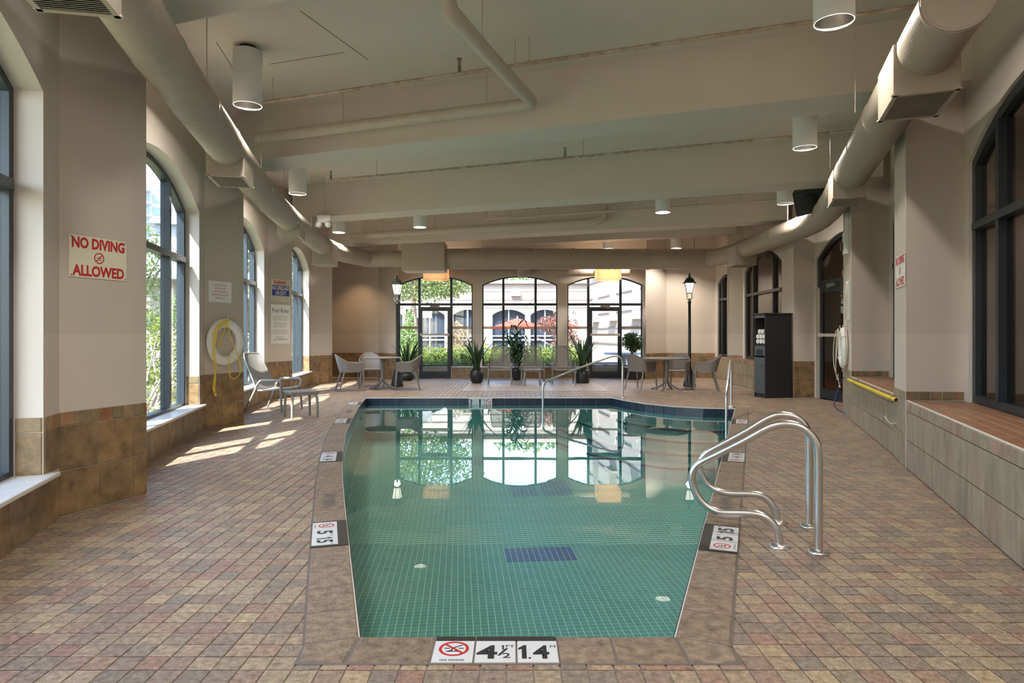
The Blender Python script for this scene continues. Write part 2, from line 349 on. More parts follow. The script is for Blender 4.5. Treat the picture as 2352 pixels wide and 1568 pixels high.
def arch_z(s, s0, s1, spr, pk):
    a = (s1-s0)/2; r = pk-spr; R = (a*a+r*r)/(2*r); cx = (s0+s1)/2
    return spr+r-R+math.sqrt(max(R*R-(s-cx)**2, 0))
class Frame2:
    def __init__(f, p0, p1, side):
        f.p = Vector((*p0, 0)); d = Vector((p1[0]-p0[0], p1[1]-p0[1], 0)); f.L = d.length; f.d = d/f.L
        f.n = Vector((-f.d.y, f.d.x, 0))*side
    def __call__(f, s, z, o=0): return f.p+f.d*s+f.n*o+Vector((0, 0, z))
def panel(mb, F, z0, z1, t, op=None, na=20):
    """wall slab with arched holes; op = list of (s0, s1, sill, spring, peak)"""
    def q(a, b, c, d, o, m=0): mb.add([F(*a, o), F(*b, o), F(*c, o), F(*d, o)], [(0, 1, 2, 3)], m)
    s = 0
    for (s0, s1, zs, sp, pk) in (op or []):
        for o in (0, t):
            q((s, z0), (s0, z0), (s0, z1), (s, z1), o)
            if zs > z0+.001: q((s0, z0), (s1, z0), (s1, zs), (s0, zs), o)
            xs = [s0+(s1-s0)*i/na for i in range(na+1)]; zz = [arch_z(x, s0, s1, sp, pk) for x in xs]
            for i in range(na): q((xs[i], zz[i]), (xs[i+1], zz[i+1]), (xs[i+1], z1), (xs[i], z1), o)
        def rv(a, b): mb.add([F(*a, 0), F(*b, 0), F(*b, t), F(*a, t)], [(0, 1, 2, 3)], 1)
        rv((s0, zs), (s0, sp)); rv((s1, zs), (s1, sp)); rv((s0, zs), (s1, zs))
        for i in range(na): rv((xs[i], zz[i]), (xs[i+1], zz[i+1]))
        s = s1
    for o in (0, t): q((s, z0), (F.L, z0), (F.L, z1), (s, z1), o)
    for a, b in (((0, z0), (0, z1)), ((F.L, z0), (F.L, z1)), ((0, z1), (F.L, z1)), ((0, z0), (F.L, z0))):
        mb.add([F(*a, 0), F(*b, 0), F(*b, t), F(*a, t)], [(0, 1, 2, 3)], 0)

win_n = [0]
def window(F, s0, s1, zs, sp, pk, off, mulls, rail, fm, gm, depth=.09, w=.065, door=None, band=False):
    """frame ring, mullions, rails and panes; door=(m0,m1) leaves a bay for a door"""
    win_n[0] += 1
    na = 20; o0, o1 = off, off+depth
    def z_in(s): # inner arch
        a = (s1-s0)/2; r = pk-sp; R = (a*a+r*r)/(2*r); cx = (s0+s1)/2
        return sp+r-R+math.sqrt(max((R-w)**2-(s-cx)**2, 0))
    outer = [(s0, zs), (s1, zs)]+[(s1+(s0-s1)*i/na, arch_z(s1+(s0-s1)*i/na, s0, s1, sp, pk)) for i in range(na+1)]
    a, b = s0+w, s1-w
    inner = [(a, zs+w), (b, zs+w)]+[(b+(a-b)*i/na, z_in(b+(a-b)*i/na)) for i in range(na+1)]
    mb = MB(); n = len(outer)
    vs = [F(*p, o0) for p in outer]+[F(*p, o0) for p in inner]+[F(*p, o1) for p in outer]+[F(*p, o1) for p in inner]
    fs = []
    for i in range(n):
        j = (i+1) % n
        fs += [(i, j, n+j, n+i), (2*n+i, 3*n+i, 3*n+j, 2*n+j), (n+i, n+j, 3*n+j, 3*n+i), (i, 2*n+i, 2*n+j, j)]
    mb.add(vs, fs)
    fr = obj('window_%d' % win_n[0], mb, fm, kind='structure')
    def bar(name, sa, sb, za, zb, oa=o0-.015, ob=o1, par=fr):
        m_ = MB(); v = [F(s_, z_, o_) for s_ in (sa, sb) for z_ in (za, zb) for o_ in (oa, ob)]
        m_.add(v, [(0, 1, 3, 2), (4, 6, 7, 5), (0, 4, 5, 1), (2, 3, 7, 6), (0, 2, 6, 4), (1, 5, 7, 3)])
        return obj(name, m_, fm, par)
    for m_ in mulls: bar('mullion', m_-.035, m_+.035, zs+w, z_in(m_)+.01)
    bar('transom', a, b, rail-.035, rail+.035, o0-.03)
    cols = [a]+list(mulls)+[b]; om = (o0+o1)/2
    def pane(poly):
        m_ = MB(); k = len(poly); v = [F(*p, om) for p in poly]+[F(*p, om+.008) for p in poly]
        m_.add(v, [tuple(range(k)), tuple(range(k, 2*k))[::-1]]+[(i, (i+1) % k, k+(i+1) % k, k+i) for i in range(k)])
        return obj('glass_pane', m_, gm, fr)
    for i in range(len(cols)-1):
        c0, c1 = cols[i], cols[i+1]; g0 = c0+(.035 if i else 0); g1 = c1-(.035 if i < len(cols)-2 else 0)
        if not (door and i == door):
            pane([(g0, zs+w), (g1, zs+w), (g1, rail-.035), (g0, rail-.035)])
            if band: 
                m_ = MB(); v = [F(s_, z_, o_) for s_ in (g0, g1) for z_ in (1.45, 1.53) for o_ in (om-.012, om-.006)]
                m_.add(v, [(0, 1, 3, 2), (4, 6, 7, 5), (0, 4, 5, 1), (2, 3, 7, 6), (0, 2, 6, 4), (1, 5, 7, 3)])
                obj('frosted_band', m_, M['frost'], fr)
        tp = [(g1+(g0-g1)*k/8, z_in(g1+(g0-g1)*k/8)) for k in range(9)]
        pane([(g0, rail+.035), (g1, rail+.035)]+tp)
    return fr, bar
M['frost'] = glass_mat('frosted band', (.75, .66, .56), .4, 1.5)
n_ = M['frost'].node_tree; d_ = n_.nodes.new('ShaderNodeBsdfDiffuse'); d_.inputs[0].default_value = (.6, .52, .44, 1)
mx_ = n_.nodes.new('ShaderNodeMixShader'); mx_.inputs[0].default_value = .55; out_ = n_.nodes['Material Output']
src_ = out_.inputs[0].links[0].from_socket; n_.links.new(src_, mx_.inputs[1]); n_.links.new(d_.outputs[0], mx_.inputs[2]); n_.links.new(mx_.outputs[0], out_.inputs[0])

# ------------------------------------------------------------------ tiles
unit = MB()
b_ = .03
def tile_mesh(name, m, bw=.03, bh=.03):
    """unit tile on x,z face -y: 1 x 1, depth 1"""
    t = MB()
    v = [(-.5, 0, -.5), (.5, 0, -.5), (.5, 0, .5), (-.5, 0, .5),
         (-.5, -.6, -.5), (.5, -.6, -.5), (.5, -.6, .5), (-.5, -.6, .5),
         (-.5+bw, -1, -.5+bh), (.5-bw, -1, -.5+bh), (.5-bw, -1, .5-bh), (-.5+bw, -1, .5-bh)]
    f = [(0, 1, 5, 4), (1, 2, 6, 5), (2, 3, 7, 6), (3, 0, 4, 7), (4, 5, 9, 8), (5, 6, 10, 9), (6, 7, 11, 10), (7, 4, 8, 11), (8, 9, 10, 11)]
    t.add(v, f); return mesh(name, t, m)
TM = {k: tile_mesh('tile_'+k, M[k], .012, .012) for k in ('wtile', 'rtile')}
TM.update({k: tile_mesh('tile_'+k, M[k], .04, .04) for k in ('wtile_s', 'rtile_s', 'ledget', 'floor')})
def put_tile(me, F, sc, zc, w, h, parent, off=0, dep=.009, name='tile'):
    o = D.objects.new(name, me); C.objects.link(o); o.parent = parent
    # mesh -y faces the room (= -F.n)
    X = F.d; Yv = F.n
    mtx = Matrix(((X.x*w, Yv.x*dep, 0, 0), (X.y*w, Yv.y*dep, 0, 0), (0, 0, h, 0), (0, 0, 0, 1)))
    if (X.x*Yv.y-X.y*Yv.x) < 0: mtx = mtx @ Matrix.Scale(-1, 4, (1, 0, 0))
    p = F(sc, zc, off); mtx.translation = p; o.matrix_local = mtx
    return o
J = .006
def tile_face(F, s0, s1, rows, parent, off=0, start=None):
    """rows: (z0, z1, pitch, key)"""
    for (z0, z1, pitch, key) in rows:
        s = s0
        while s < s1-.012:
            e = min(s+pitch, s1)
            if s1-e < .03: e = s1
            w_ = e-s-J
            if w_ > .012: put_tile(TM[key], F, (s+e)/2, (z0+z1)/2, w_, z1-z0-J, parent, off)
            s = e
ROWF = lambda big, sm: [(.645, .745, .104, sm), (.325, .645, .305, big), (.004, .325, .305, big)]
ROWL = lambda big: [(.004, SILL-.03, .305, big)]

# ------------------------------------------------------------------ left wall
def sub_open(F, t, kind):
    return None
wl = MB(); wins = []
LOP = {0: (2.95, 6.06, 6.34), 4: (.22, 3.24, 3.52), 8: (.16, 2.94, 3.27), 11: (.16, 2.78, 3.04)}
for i, (p0, p1, k) in enumerate(LEFT):
    F = Frame2(p0, p1, 1)
    if k == 'win':
        a, b, _ = LOP[i]; panel(wl, F, 0, ZC, .24, [(a, b, SILL, SPR, PK)]); wins.append((F, a, b))
    else: panel(wl, F, -.02, ZC, .012)
wall_left = obj('wall_left', wl, [M['wall'], M['reveal']], kind='structure')
for (F, a, b) in wins:
    L = b-a; window(F, a, b, SILL, SPR, PK, .17, [a+L*.235, b-L*.235], RAIL, M['frame'], M['glass'])
    sl = MB(); c = F((a+b)/2, SILL+.012, .06)
    sl.bbox(c, (L+.16, .27, .03), .006, math.atan2(F.d.y, F.d.x))
    obj('trim_%d' % (wins.index((F, a, b))+1), sl, M['sill'], kind='structure')
for i, (p0, p1, k) in enumerate(LEFT):
    F = Frame2(p0, p1, 1)
    if i in (1, 2, 5, 6, 9, 12, 13, 14): tile_face(F, 0, F.L, ROWF('wtile', 'wtile_s'), wall_left)
    if k == 'win':
        a, b, _ = LOP[i]; s0 = 4.0 if i == 0 else 0
        tile_face(F, s0, F.L, ROWL('wtile'), wall_left)
        tile_face(F, b+.01, F.L, [(.645, .745, .104, 'wtile_s'), (.352, .645, .305, 'wtile')], wall_left)
        G = Frame2(F(b, 0, .0)[:2], F(b, 0, .165)[:2], 1)   # tiled strip on the reveal
        G.n = F.d
        tile_face(G, .005, .16, [(.645, .745, .2, 'wtile_s'), (.352, .645, .2, 'wtile')], wall_left)

# ------------------------------------------------------------------ right wall
wr = MB(); winr = []
ROP = {0: (5.15, 8.1), 4: (.12, 2.98), 11: (.12, 2.8), 14: (.25, 1.5)}
for i, (p0, p1, k) in enumerate(RIGHT):
    F = Frame2(p0, p1, -1)
    if k == 'win':
        a, b = ROP[i]; sp, pk = (SPR, PK) if i != 14 else (2.75, 3.0)
        panel(wr, F, 0, ZC, .16, [(a, b, .64, sp, pk)]); winr.append((F, a, b, sp, pk, i))
    elif k == 'door':
        FD = F; panel(wr, F, 0, ZC, .16, [(.12, F.L-.06, .0, SPR-.1, PK-.05)])
    else: panel(wr, F, -.02, ZC, .012)
wall_right = obj('wall_right', wr, [M['wall'], M['reveal']], kind='structure')
for (F, a, b, sp, pk, i) in winr:
    L = b-a; window(F, a, b, .64, sp, pk, .03, [a+L*.235, b-L*.235], RAIL+.03, M['framein'], M['glassin'], w=.09)
for i in (1, 2, 3, 5, 6, 9, 10, 12, 13):
    F = Frame2(RIGHT[i][0], RIGHT[i][1], -1)
    bs = ('wtile', 'wtile_s') if i in (1, 5, 9, 10) else ('rtile', 'rtile_s')
    if i in (1, 5): tile_face(F, 0, F.L, [(.66, .745, .104, 'wtile_s')], wall_right)
    else: tile_face(F, 0, F.L, ROWF(*bs), wall_right)
# ledges
def ledge(n, q0, q1, w0, w1, top=.66, smax=None, s_from=0, tiles=True):
    """low tiled bench: front line q0-q1, wall line w0-w1"""
    mb = MB(); mb.prism([q0, q1, w1, w0], 0, top-.008)
    o = obj('trim_%d' % n, mb, M['wgrout'], kind='structure')
    F = Frame2(q0, q1, -1)
    tile_face(F, s_from, F.L, [(.555, .655, .104, 'rtile_s'), (.28, .555, .305, 'rtile'), (.004, .28, .305, 'rtile')], o)
    # top tiles
    D0 = Vector((w0[0]-q0[0], w0[1]-q0[1])); dep = abs(Vector((F.n.x, F.n.y)).dot(D0)); nr = max(1, int(dep/.104))
    cnt = 0
    nose = MB(); nose.tube([F(s_from, top-.004, .004), F(F.L, top-.004, .004)], .008, 8)
    obj('edge_trim', nose, M['reveal'], o)
    k = 0
    while s_from+k*.104 < F.L-.02:
        for r_ in range(nr):
            s_ = s_from+k*.104+.052
            if s_ > F.L-.03: continue
            t = D.objects.new('tile', TM['ledget']); C.objects.link(t); t.parent = o
            X = F.d*.098; Y3 = F.n*.098
            p = F(s_, top-.009, .014+.052+r_*.104)
            mtx = Matrix(((X.x, 0, Y3.x, p.x), (X.y, 0, Y3.y, p.y), (0, -.009, 0, p.z), (0, 0, 0, 1)))
            t.matrix_local = mtx
        k += 1
    return o
ledge(5, (1.9, 1.08), (3.82, 6.31), (2.42, .92), (4.35, 6.28), s_from=1.2)
ledge(6, (4.085, 6.97), (5.115, 9.84), (4.66, 6.95), (5.68, 9.84))
F3 = Frame2((5.76, 14.3), (5.74, 17.45), -1)
lo = MB(); lo.prism([(5.76, 13.5), (5.74, 17.45), (6.08, 17.3), (5.9, 13.5)], 0, .65); lo = obj('trim_7', lo, M['wgrout'], kind='structure')
tile_face(Frame2((5.76, 13.5), (5.74, 17.45), -1), 0, 3.95, [(.555, .655, .104, 'rtile_s'), (.28, .555, .305, 'rtile'), (.004, .28, .305, 'rtile')], lo)
tp = MB(); tp.prism([(5.75, 13.5), (5.73, 17.45), (6.08, 17.3), (5.9, 13.5)], .65, .66); obj('top_slab', tp, M['ledget'], lo)

# ------------------------------------------------------------------ back wall
wb = MB()
BW = [(px_a/77.3+3.45, px_b/77.3+3.45) for px_a, px_b in ((916-1176, 1086-1176), (1108-1176, 1280-1176), (1303-1176, 1475-1176))]
for i, (p0, p1, k) in enumerate(BACK):
    F = Frame2(p0, p1, 1)
    if k == 'back':
        FB = F; zs = [.02, .345, .02]
        ops = [(a, b, .345, 2.76, 3.02) for (a, b) in BW]
        panel(wb, F, -.02, ZC, .22, ops)
    else: panel(wb, F, -.02, ZC, .012)
wall_back = obj('wall_back', wb, [M['wall'], M['reveal']], kind='structure')
wn = MB(); panel(wn, Frame2((-1.42, -1.45), (1.57, -1.45), -1), 0, ZC, .16); obj('wall_front', wn, [M['wall'], M['reveal']], kind='structure')
for i in (0, 1, 5, 6, 7):
    F = Frame2(BACK[i][0], BACK[i][1], 1); tile_face(F, 0, F.L, ROWF('wtile', 'wtile_s'), wall_back)
for j, (a, b) in enumerate(BW):
    L = b-a; sc = [a+L*.28, b-L*.29]
    fr, bar = window(FB, a, b, .345, 2.76, 3.02, .10, sc, 2.18, M['framein'], M['glass'], w=.035, door=(1 if j != 1 else None), band=True, depth=.07)
def bays():
    d0 = (BW[0][0]+(BW[0][1]-BW[0][0])*.28, BW[0][1]-(BW[0][1]-BW[0][0])*.29); d1 = (BW[2][0]+(BW[2][1]-BW[2][0])*.28, BW[2][1]-(BW[2][1]-BW[2][0])*.29)
    return ((.02, d0[0]-.02), (d0[1]+.02, d1[0]-.02), (d1[1]+.02, FB.L-.02))
for k, (a, b) in enumerate(bays()):
    tile_face(FB, a, b, [(.004, .315, .305, 'wtile')], wall_back)
    sl = MB(); sl.bbox(FB((a+b)/2, .33, -.0), (b-a, .09, .03), .005, 0); obj('trim_%d' % (30+k), sl, M['sill'], kind='structure')
tile_face(Frame2(RIGHT[14][0], RIGHT[14][1], -1), 0, Frame2(RIGHT[14][0], RIGHT[14][1], -1).L, [(.555, .635, .104, 'rtile_s'), (.28, .555, .305, 'rtile'), (.004, .28, .305, 'rtile')], wall_right)
dn = [0]
def glass_door(FD_, s0, s1, z1, off, fm, gm, inward=-1, bar_z=1.28, label=''):
    dn[0] += 1
    mb = MB(); st = .1
    def slab(sa, sb, za, zb, oa, ob, m_=mb):
        v = [FD_(s_, z_, o_) for s_ in (sa, sb) for z_ in (za, zb) for o_ in (oa, ob)]
        m_.add(v, [(0, 1, 3, 2), (4, 6, 7, 5), (0, 4, 5, 1), (2, 3, 7, 6), (0, 2, 6, 4), (1, 5, 7, 3)])
    for q in ((s0, s0+st, .01, z1), (s1-st, s1, .01, z1), (s0+st, s1-st, .01, .2), (s0+st, s1-st, z1-.12, z1)): slab(*q, off, off+.05)
    d = obj('door_%d' % dn[0], mb, fm, kind='structure')
    g = MB(); slab(s0+st, s1-st, .2, z1-.12, off+.02, off+.028, g); obj('glass_pane', g, gm, d)
    pb = MB(); slab(s0+.04, s1-.04, bar_z-.03, bar_z+.03, off-.07, off-.03, pb)
    slab(s0+.04, s0+.1, bar_z-.04, bar_z+.04, off-.035, off, pb); slab(s1-.1, s1-.04, bar_z-.04, bar_z+.04, off-.035, off, pb)
    obj('push_bar', pb, M['pipe'], d)
    dc = MB(); cs = (s0+s1)/2; slab(cs-.14, cs+.14, z1-.02, z1+.05, off-.06, off, dc); dc.tube([FD_(cs, z1-.02, off-.04), FD_(cs+.05, z1-.05, off-.12), FD_(cs+.14, z1-.02, off-.04)], .008, 6); obj('door_closer', dc, M['chair'], d)
    return d
# the back doors cut down through the sill wall: dark frames in front of the low wall, glass down to the floor
for j in (0, 2):
    a, b = BW[j]; L = b-a; s0, s1 = a+L*.28, b-L*.29
    glass_door(FB, s0, s1, 2.1, -.03, M['framein'], M['glass'])

# ------------------------------------------------------------------ ceiling, beams
cl = MB(); cl.prism([(-1.6, -1.7), (-3.4, 4.6), (-3.7, 5.4), (-4.45, 9), (-4.6, 9.8), (-5.1, 13.1), (-5.4, 16.8), (-5.75, 17.6), (-5.75, 19.6), (9.5, 19.6), (9.5, 11), (7.6, 6), (4.7, -1.8)], ZC, ZC+.12); obj('ceiling', cl, M['ceil'], kind='structure')
for (a, b) in (((690, 25), (845, 137)), ((620, 147), (790, 120)), ((1000, 322), (1040, 350)), ((497, 97), (540, 165))):
    if a[0] == 1000: continue
    p, q = px(a[0], a[1], ZC), px(b[0], b[1], ZC); jb = MB(); d = q-p; jb.box((p+q)/2-Vector((0, 0, .001)), (d.length, .008, .004), math.atan2(d.y, d.x)); obj('joint_line', jb, M['groove'], D.objects['ceiling'])
BEAM = [(3.44, -2.75, 3.4, .58), (7.6, -3.75, 4.55, .58), (11.76, -4.5, 5.55, .58), (15.5, -4.95, 5.7, .55), (18.35, -3.0, 5.6, .4)]
bn = 20
for k, (Y0, xa, xb, wd) in enumerate(BEAM):
    b = MB(); zb = 3.66 if k < 4 else 3.82
    pts = [(xa, Y0-TH*xa), (xb, Y0-TH*xb), (xb+.0, Y0-TH*xb+wd*1.06), (xa, Y0-TH*xa+wd*1.06)]
    b.prism(pts, zb, ZC+.01); obj('trim_%d' % (bn+k), b, M['ceil'], kind='structure')

# ------------------------------------------------------------------ pool outline
IN = [(-.656, 2.80), (-.948, 3.82), (-1.211, 4.745), (-1.526, 5.87), (-1.77, 6.8), (-2.19, 8.59), (-2.49, 10.2), (-2.73, 11.6), (-2.88, 12.6), (-2.97, 13.27)]
CUR = [(2.03, 13.3), (2.17, 12.85), (2.475, 12.19), (2.905, 11.68), (3.35, 11.45), (3.877, 11.36)]
INR = [(.70, 2.80), (3.877, 11.36)]
inner = IN+CUR+[INR[0]]        # clockwise from near-left up the left side, far, corner curve, down the right side
def offs(a, b, d):
    v = Vector((b[0]-a[0], b[1]-a[1])).normalized(); return Vector((-v.y, v.x))*d
CW = .225
OUTL = []
for i, p in enumerate(IN):
    a = IN[max(i-1, 0)]; b = IN[min(i+1, len(IN)-1)]; n = offs(a, b, CW); OUTL.append((p[0]+n.x, p[1]+n.y))
rd = Vector((3.177, 8.56)).normalized(); rn = Vector((rd.y, -rd.x))*CW
# floor base with pool hole
def clipped(poly): return [Vector((p[0], p[1], 0)) for p in poly]
room = [(-1.5, -1.5), (-3.6, 4.6), (-3.6, 5.5), (-4.5, 9), (-4.5, 9.8), (-5.1, 13.2), (-5.35, 17), (-5.55, 17.7), (-5.55, 19.4), (6.1, 19.4), (6.35, 10.9), (5.6, 9.9), (4.6, 6.9), (1.65, -1.5)]
tri = tessellate_polygon([clipped(room), clipped(inner)])
allp = room+inner
fb = MB(); fb.add([(p[0], p[1], -.006) for p in allp], [tuple(t) for t in tri])
floor = obj('floor', fb, M['grout'], kind='structure')
# floor tiles
def pip(pt, poly):
    x, y = pt; c = False; n = len(poly); j = n-1
    for i in range(n):
        if (poly[i][1] > y) != (poly[j][1] > y) and x < (poly[j][0]-poly[i][0])*(y-poly[i][1])/(poly[j][1]-poly[i][1])+poly[i][0]: c = not c
        j = i
    return c
def shrink(poly, k=.0): return poly
PT = .104
cells = []
for iy in range(int(.6/PT), int(19.35/PT)+1):
    for ix in range(-60, 62):
        cx, cy = (ix+.5)*PT-.02, (iy+.5)*PT+.035
        if abs(cx) > .8*cy+.4 and cy > 1: continue
        if not pip((cx, cy), room): continue
        h = PT/2
        if any(pip((cx+a*h, cy+b*h), inner) for a in (-1, 1) for b in (-1, 1)): continue
        if cy > 2.78 and cy < 11.2 and cx > 0 and (cx-.70)*rd.y-(cy-2.8)*rd.x < CW-.04 and cx < 5: 
            if (cx-.70)*rd.y-(cy-2.8)*rd.x > -1: continue
        cells.append((cx, cy))
def seen(c): return c[1] > 2.3 and abs(c[0]) < .79*c[1]
vis = sorted([c for c in cells if seen(c)], key=lambda c: c[1]+abs(c[0])*.1)
near = set(vis[:300])
ftm = MB(); hw = (PT-J)/2; q = hw-.0035
ftm.add([(-hw, -hw, -.006), (hw, -hw, -.006), (hw, hw, -.006), (-hw, hw, -.006), (-hw, -hw, -.0015), (hw, -hw, -.0015), (hw, hw, -.0015), (-hw, hw, -.0015), (-q, -q, 0), (q, -q, 0), (q, q, 0), (-q, q, 0)],
        [(0, 1, 5, 4), (1, 2, 6, 5), (2, 3, 7, 6), (3, 0, 4, 7), (4, 5, 9, 8), (5, 6, 10, 9), (6, 7, 11, 10), (7, 4, 8, 11), (8, 9, 10, 11)])
fme = mesh('floor_tile', ftm, M['floor'])
rng = np.random.default_rng(3)
for c in near:
    o = D.objects.new('tile', fme); C.objects.link(o); o.parent = floor
    o.location = (c[0], c[1], rng.uniform(-.0006, .0006)); o.rotation_euler = (rng.normal(0, .0035), rng.normal(0, .0035), 0)
def many(cells_, base, name, m, parent, jit=.0006, zf=None, rot=0, tilt=.0035):
    bv = np.array(base.v); bf = base.f; nb = len(bv); n = len(cells_)
    cs = np.array([(c[0], c[1], c[2] if len(c) > 2 else 0) for c in cells_])
    V = np.repeat(bv[None], n, 0)
    if rot:
        cr, sr = math.cos(rot), math.sin(rot); x = V[:, :, 0]*cr-V[:, :, 1]*sr; y = V[:, :, 0]*sr+V[:, :, 1]*cr; V[:, :, 0] = x; V[:, :, 1] = y
    V[:, :, 2] += V[:, :, 0]*rng.normal(0, tilt, (n, 1))+V[:, :, 1]*rng.normal(0, tilt, (n, 1))+rng.uniform(-jit, jit, (n, 1))
    V += cs[:, None, :]
    fl = [tuple(i+k*nb for i in f) for k in range(n) for f in bf]
    me = D.meshes.new(name); me.from_pydata(V.reshape(-1, 3).tolist(), [], fl); me.materials.append(m)
    o = D.objects.new(name, me); C.objects.link(o); o.parent = parent; o['kind'] = 'stuff'; return o
many([c for c in cells if c not in near], ftm, 'tile_field', M['floor'], floor)
# pale inlay by the garden windows
il = MB(); il.box((.55, 16.3, .0025), (3.4, 3.0, .004)); il = obj('inlay', il, M['floorw'], floor)
mcell = [(-1.15+.07*i+.035, 14.8+.07*j+.035, .008) for i in range(48) for j in range(42)]
mm = MB(); mm.add([(-.032, -.032, 0), (.032, -.032, 0), (.032, .032, 0), (-.032, .032, 0), (-.032, -.032, -.004), (.032, -.032, -.004), (.032, .032, -.004), (-.032, .032, -.004)], [(0, 1, 2, 3), (0, 4, 5, 1), (1, 5, 6, 2), (2, 6, 7, 3), (3, 7, 4, 0)])
M['pale_t'] = tile_mat('pale mosaic', [(.46, .38, .32), (.42, .35, .3), (.5, .42, .36)], .4, 12, .2, bump=0)
many(mcell, mm, 'mosaic_tiles', M['pale_t'], floor, 0)

# ------------------------------------------------------------------ swimming pool
WL = -.11
pool = thing('swimming_pool', 'green tiled indoor swimming pool with stone coping and navy waterline band', 'pool', (0, 2.8, 0))
def poolz(y): return -1.12+.28*min(max((y-7.5)/5, 0), 1)
pl = MB(); n = len(inner)
wv = [(x, y-2.8, 0) for x, y in inner]+[(x, y-2.8, -1.25) for x, y in inner]
pl.add(wv, [(i, (i+1) % n, n+(i+1) % n, n+i) for i in range(n)], 0)
shell = obj('basin', pl, M['pool'], pool)
# basin floor
gv = []; gf = []; 
ys = [2.8, 5, 7.5, 12.5, 13.3]
for y in ys: gv += [(-3.2, y-2.8, poolz(y)-.0008), (4.2, y-2.8, poolz(y)-.0008)]
gb = MB(); gb.add(gv, [(2*i, 2*i+1, 2*i+3, 2*i+2) for i in range(4)]); obj('basin_floor', gb, M['poolgrout'], pool)
# mosaic
mh = .0288; mo = MB()
mo.add([(-mh, -mh, 0), (mh, -mh, 0), (mh, mh, 0), (-mh, mh, 0), (-mh, -mh, -.0008), (mh, -mh, -.0008), (mh, mh, -.0008), (-mh, mh, -.0008)], [(0, 1, 2, 3), (0, 4, 5, 1), (1, 5, 6, 2), (2, 6, 7, 3), (3, 7, 4, 0)])
ROT = .08; cr, sr = math.cos(ROT), math.sin(ROT)
blue_areas = [(-.08, .64, 6.62, 7.05), (-.04, .35, 9.05, 9.75), (.5, .9, 9.05, 9.85), (-.66, -.5, 11.3, 12.1), (-.7, -.45, 14, 15), (2.4, 2.85, 12.2, 12.5)]
blue_px = [((1160, 1256), (1322, 1290)), ((1170, 1112), (1228, 1138)), ((1248, 1108), (1308, 1136)), ((1088, 1050), (1110, 1065)), ((1088, 967), (1112, 973)), ((1478, 1013), (1530, 1022))]
bl = []
for (a, b) in blue_px:
    yc = (a[1]+b[1])/2; z = -1.1
    for _ in range(5): z = poolz(1500*(1.3-z)/(yc-767))
    p0 = px(a[0], b[1], z); p1 = px(b[0], a[1], z); p0b = px(b[0], b[1], z)
    bl.append((min(p0.x, px(a[0], a[1], z).x), max(p1.x, p0b.x), p0.y, p1.y))
g_c = []; b_c = []
for i in range(-70, 90):
    for j in range(0, 170):
        u, v = i*.064, 2.6+j*.064
        x = u*cr-(v-2.6)*sr; y = u*sr+(v-2.6)*cr+2.6
        if not (2.8 < y < 13.3) or not pip((x, y), inner): continue
        c = (x, y-2.8, poolz(y))
        if any(abs((x-(a+b)/2)*cr+(y-(ya+yb)/2)*sr) < (b-a)/2 and abs(-(x-(a+b)/2)*sr+(y-(ya+yb)/2)*cr) < (yb-ya)/2 for a, b, ya, yb in bl): b_c.append(c)
        else: g_c.append(c)
g_c.sort(key=lambda c: math.hypot(c[0]*.5, c[1]-1.2))
mme = mesh('mosaic_tile', mo, M['pool'])
for c in g_c[:300]:
    o = D.objects.new('mosaic_tile', mme); C.objects.link(o); o.parent = pool; o.location = c; o.rotation_euler = (0, 0, ROT)
many(g_c[300:], mo, 'mosaic_field', M['pool'], pool, 0, rot=ROT, tilt=0)
bo = many(b_c, mo, 'blue_mosaic', M['poolblue'], pool, 0, rot=ROT, tilt=0); bo['label'] = 'dark blue mosaic patches'
# steps in the far right corner
CT = [0, .08, .22, .42, .62, .8, 1]
prev = CUR
for k in range(1, 5):
    crv = []
    for i, p in enumerate(CUR):
        t = i/(len(CUR)-1); d0 = Vector((-.36, -.0)); d1 = -Vector((rd.x, rd.y))*.36
        d = d0.lerp(d1, t); crv.append((p[0]+d.x*k, p[1]+d.y*k-.14*k*math.sin(PI*t)))
    crv[0] = (crv[0][0], 13.29); z = WL-.10-.14*k
    st = MB(); poly = crv+[CUR[i] for i in range(len(CUR)-1, -1, -1)]
    st.prism([(x, y-2.8) for x, y in poly], -1.2, z+.0); so = obj('step', st, M['pool'], pool)
    no = MB(); no.tube([(x, y-2.8, z-.0) for x, y in catmull([(*c, 0) for c in crv], n=4) and [(q_[0], q_[1]) for q_ in catmull([(*c, 0) for c in crv], n=4)]], .022, 6, flat=1)
    obj('nosing', no, M['navy'], so)
# navy band
def band(p, q, pitch, parent, skip=None):
    d = Vector((q[0]-p[0], q[1]-p[1])); L = d.length; k = max(1, round(L/pitch)); d /= L; nn = Vector((d.y, -d.x))
    rz = math.atan2(d.y, d.x)
    for i in range(k):
        s = (i+.5)*L/k; c = (p[0]+d.x*s+nn.x*.004, p[1]-2.8+d.y*s+nn.y*.004, -.08)
        if skip and skip(c): continue
        m_ = MB(); m_.box((0, 0, 0), (L/k-.008, .012, .15)); obj('band_tile', m_, M['navy'], parent, c, rz)
band((-2.97, 13.27), (2.03, 13.3), .315, pool)
for a, b in zip(CUR[:-1], CUR[1:]): band(a, b, .24, pool)
for a, b in zip(IN[:-1], IN[1:]): band(a, b, .33, pool)
band((3.877, 11.36), (.70, 2.80), .315, pool)
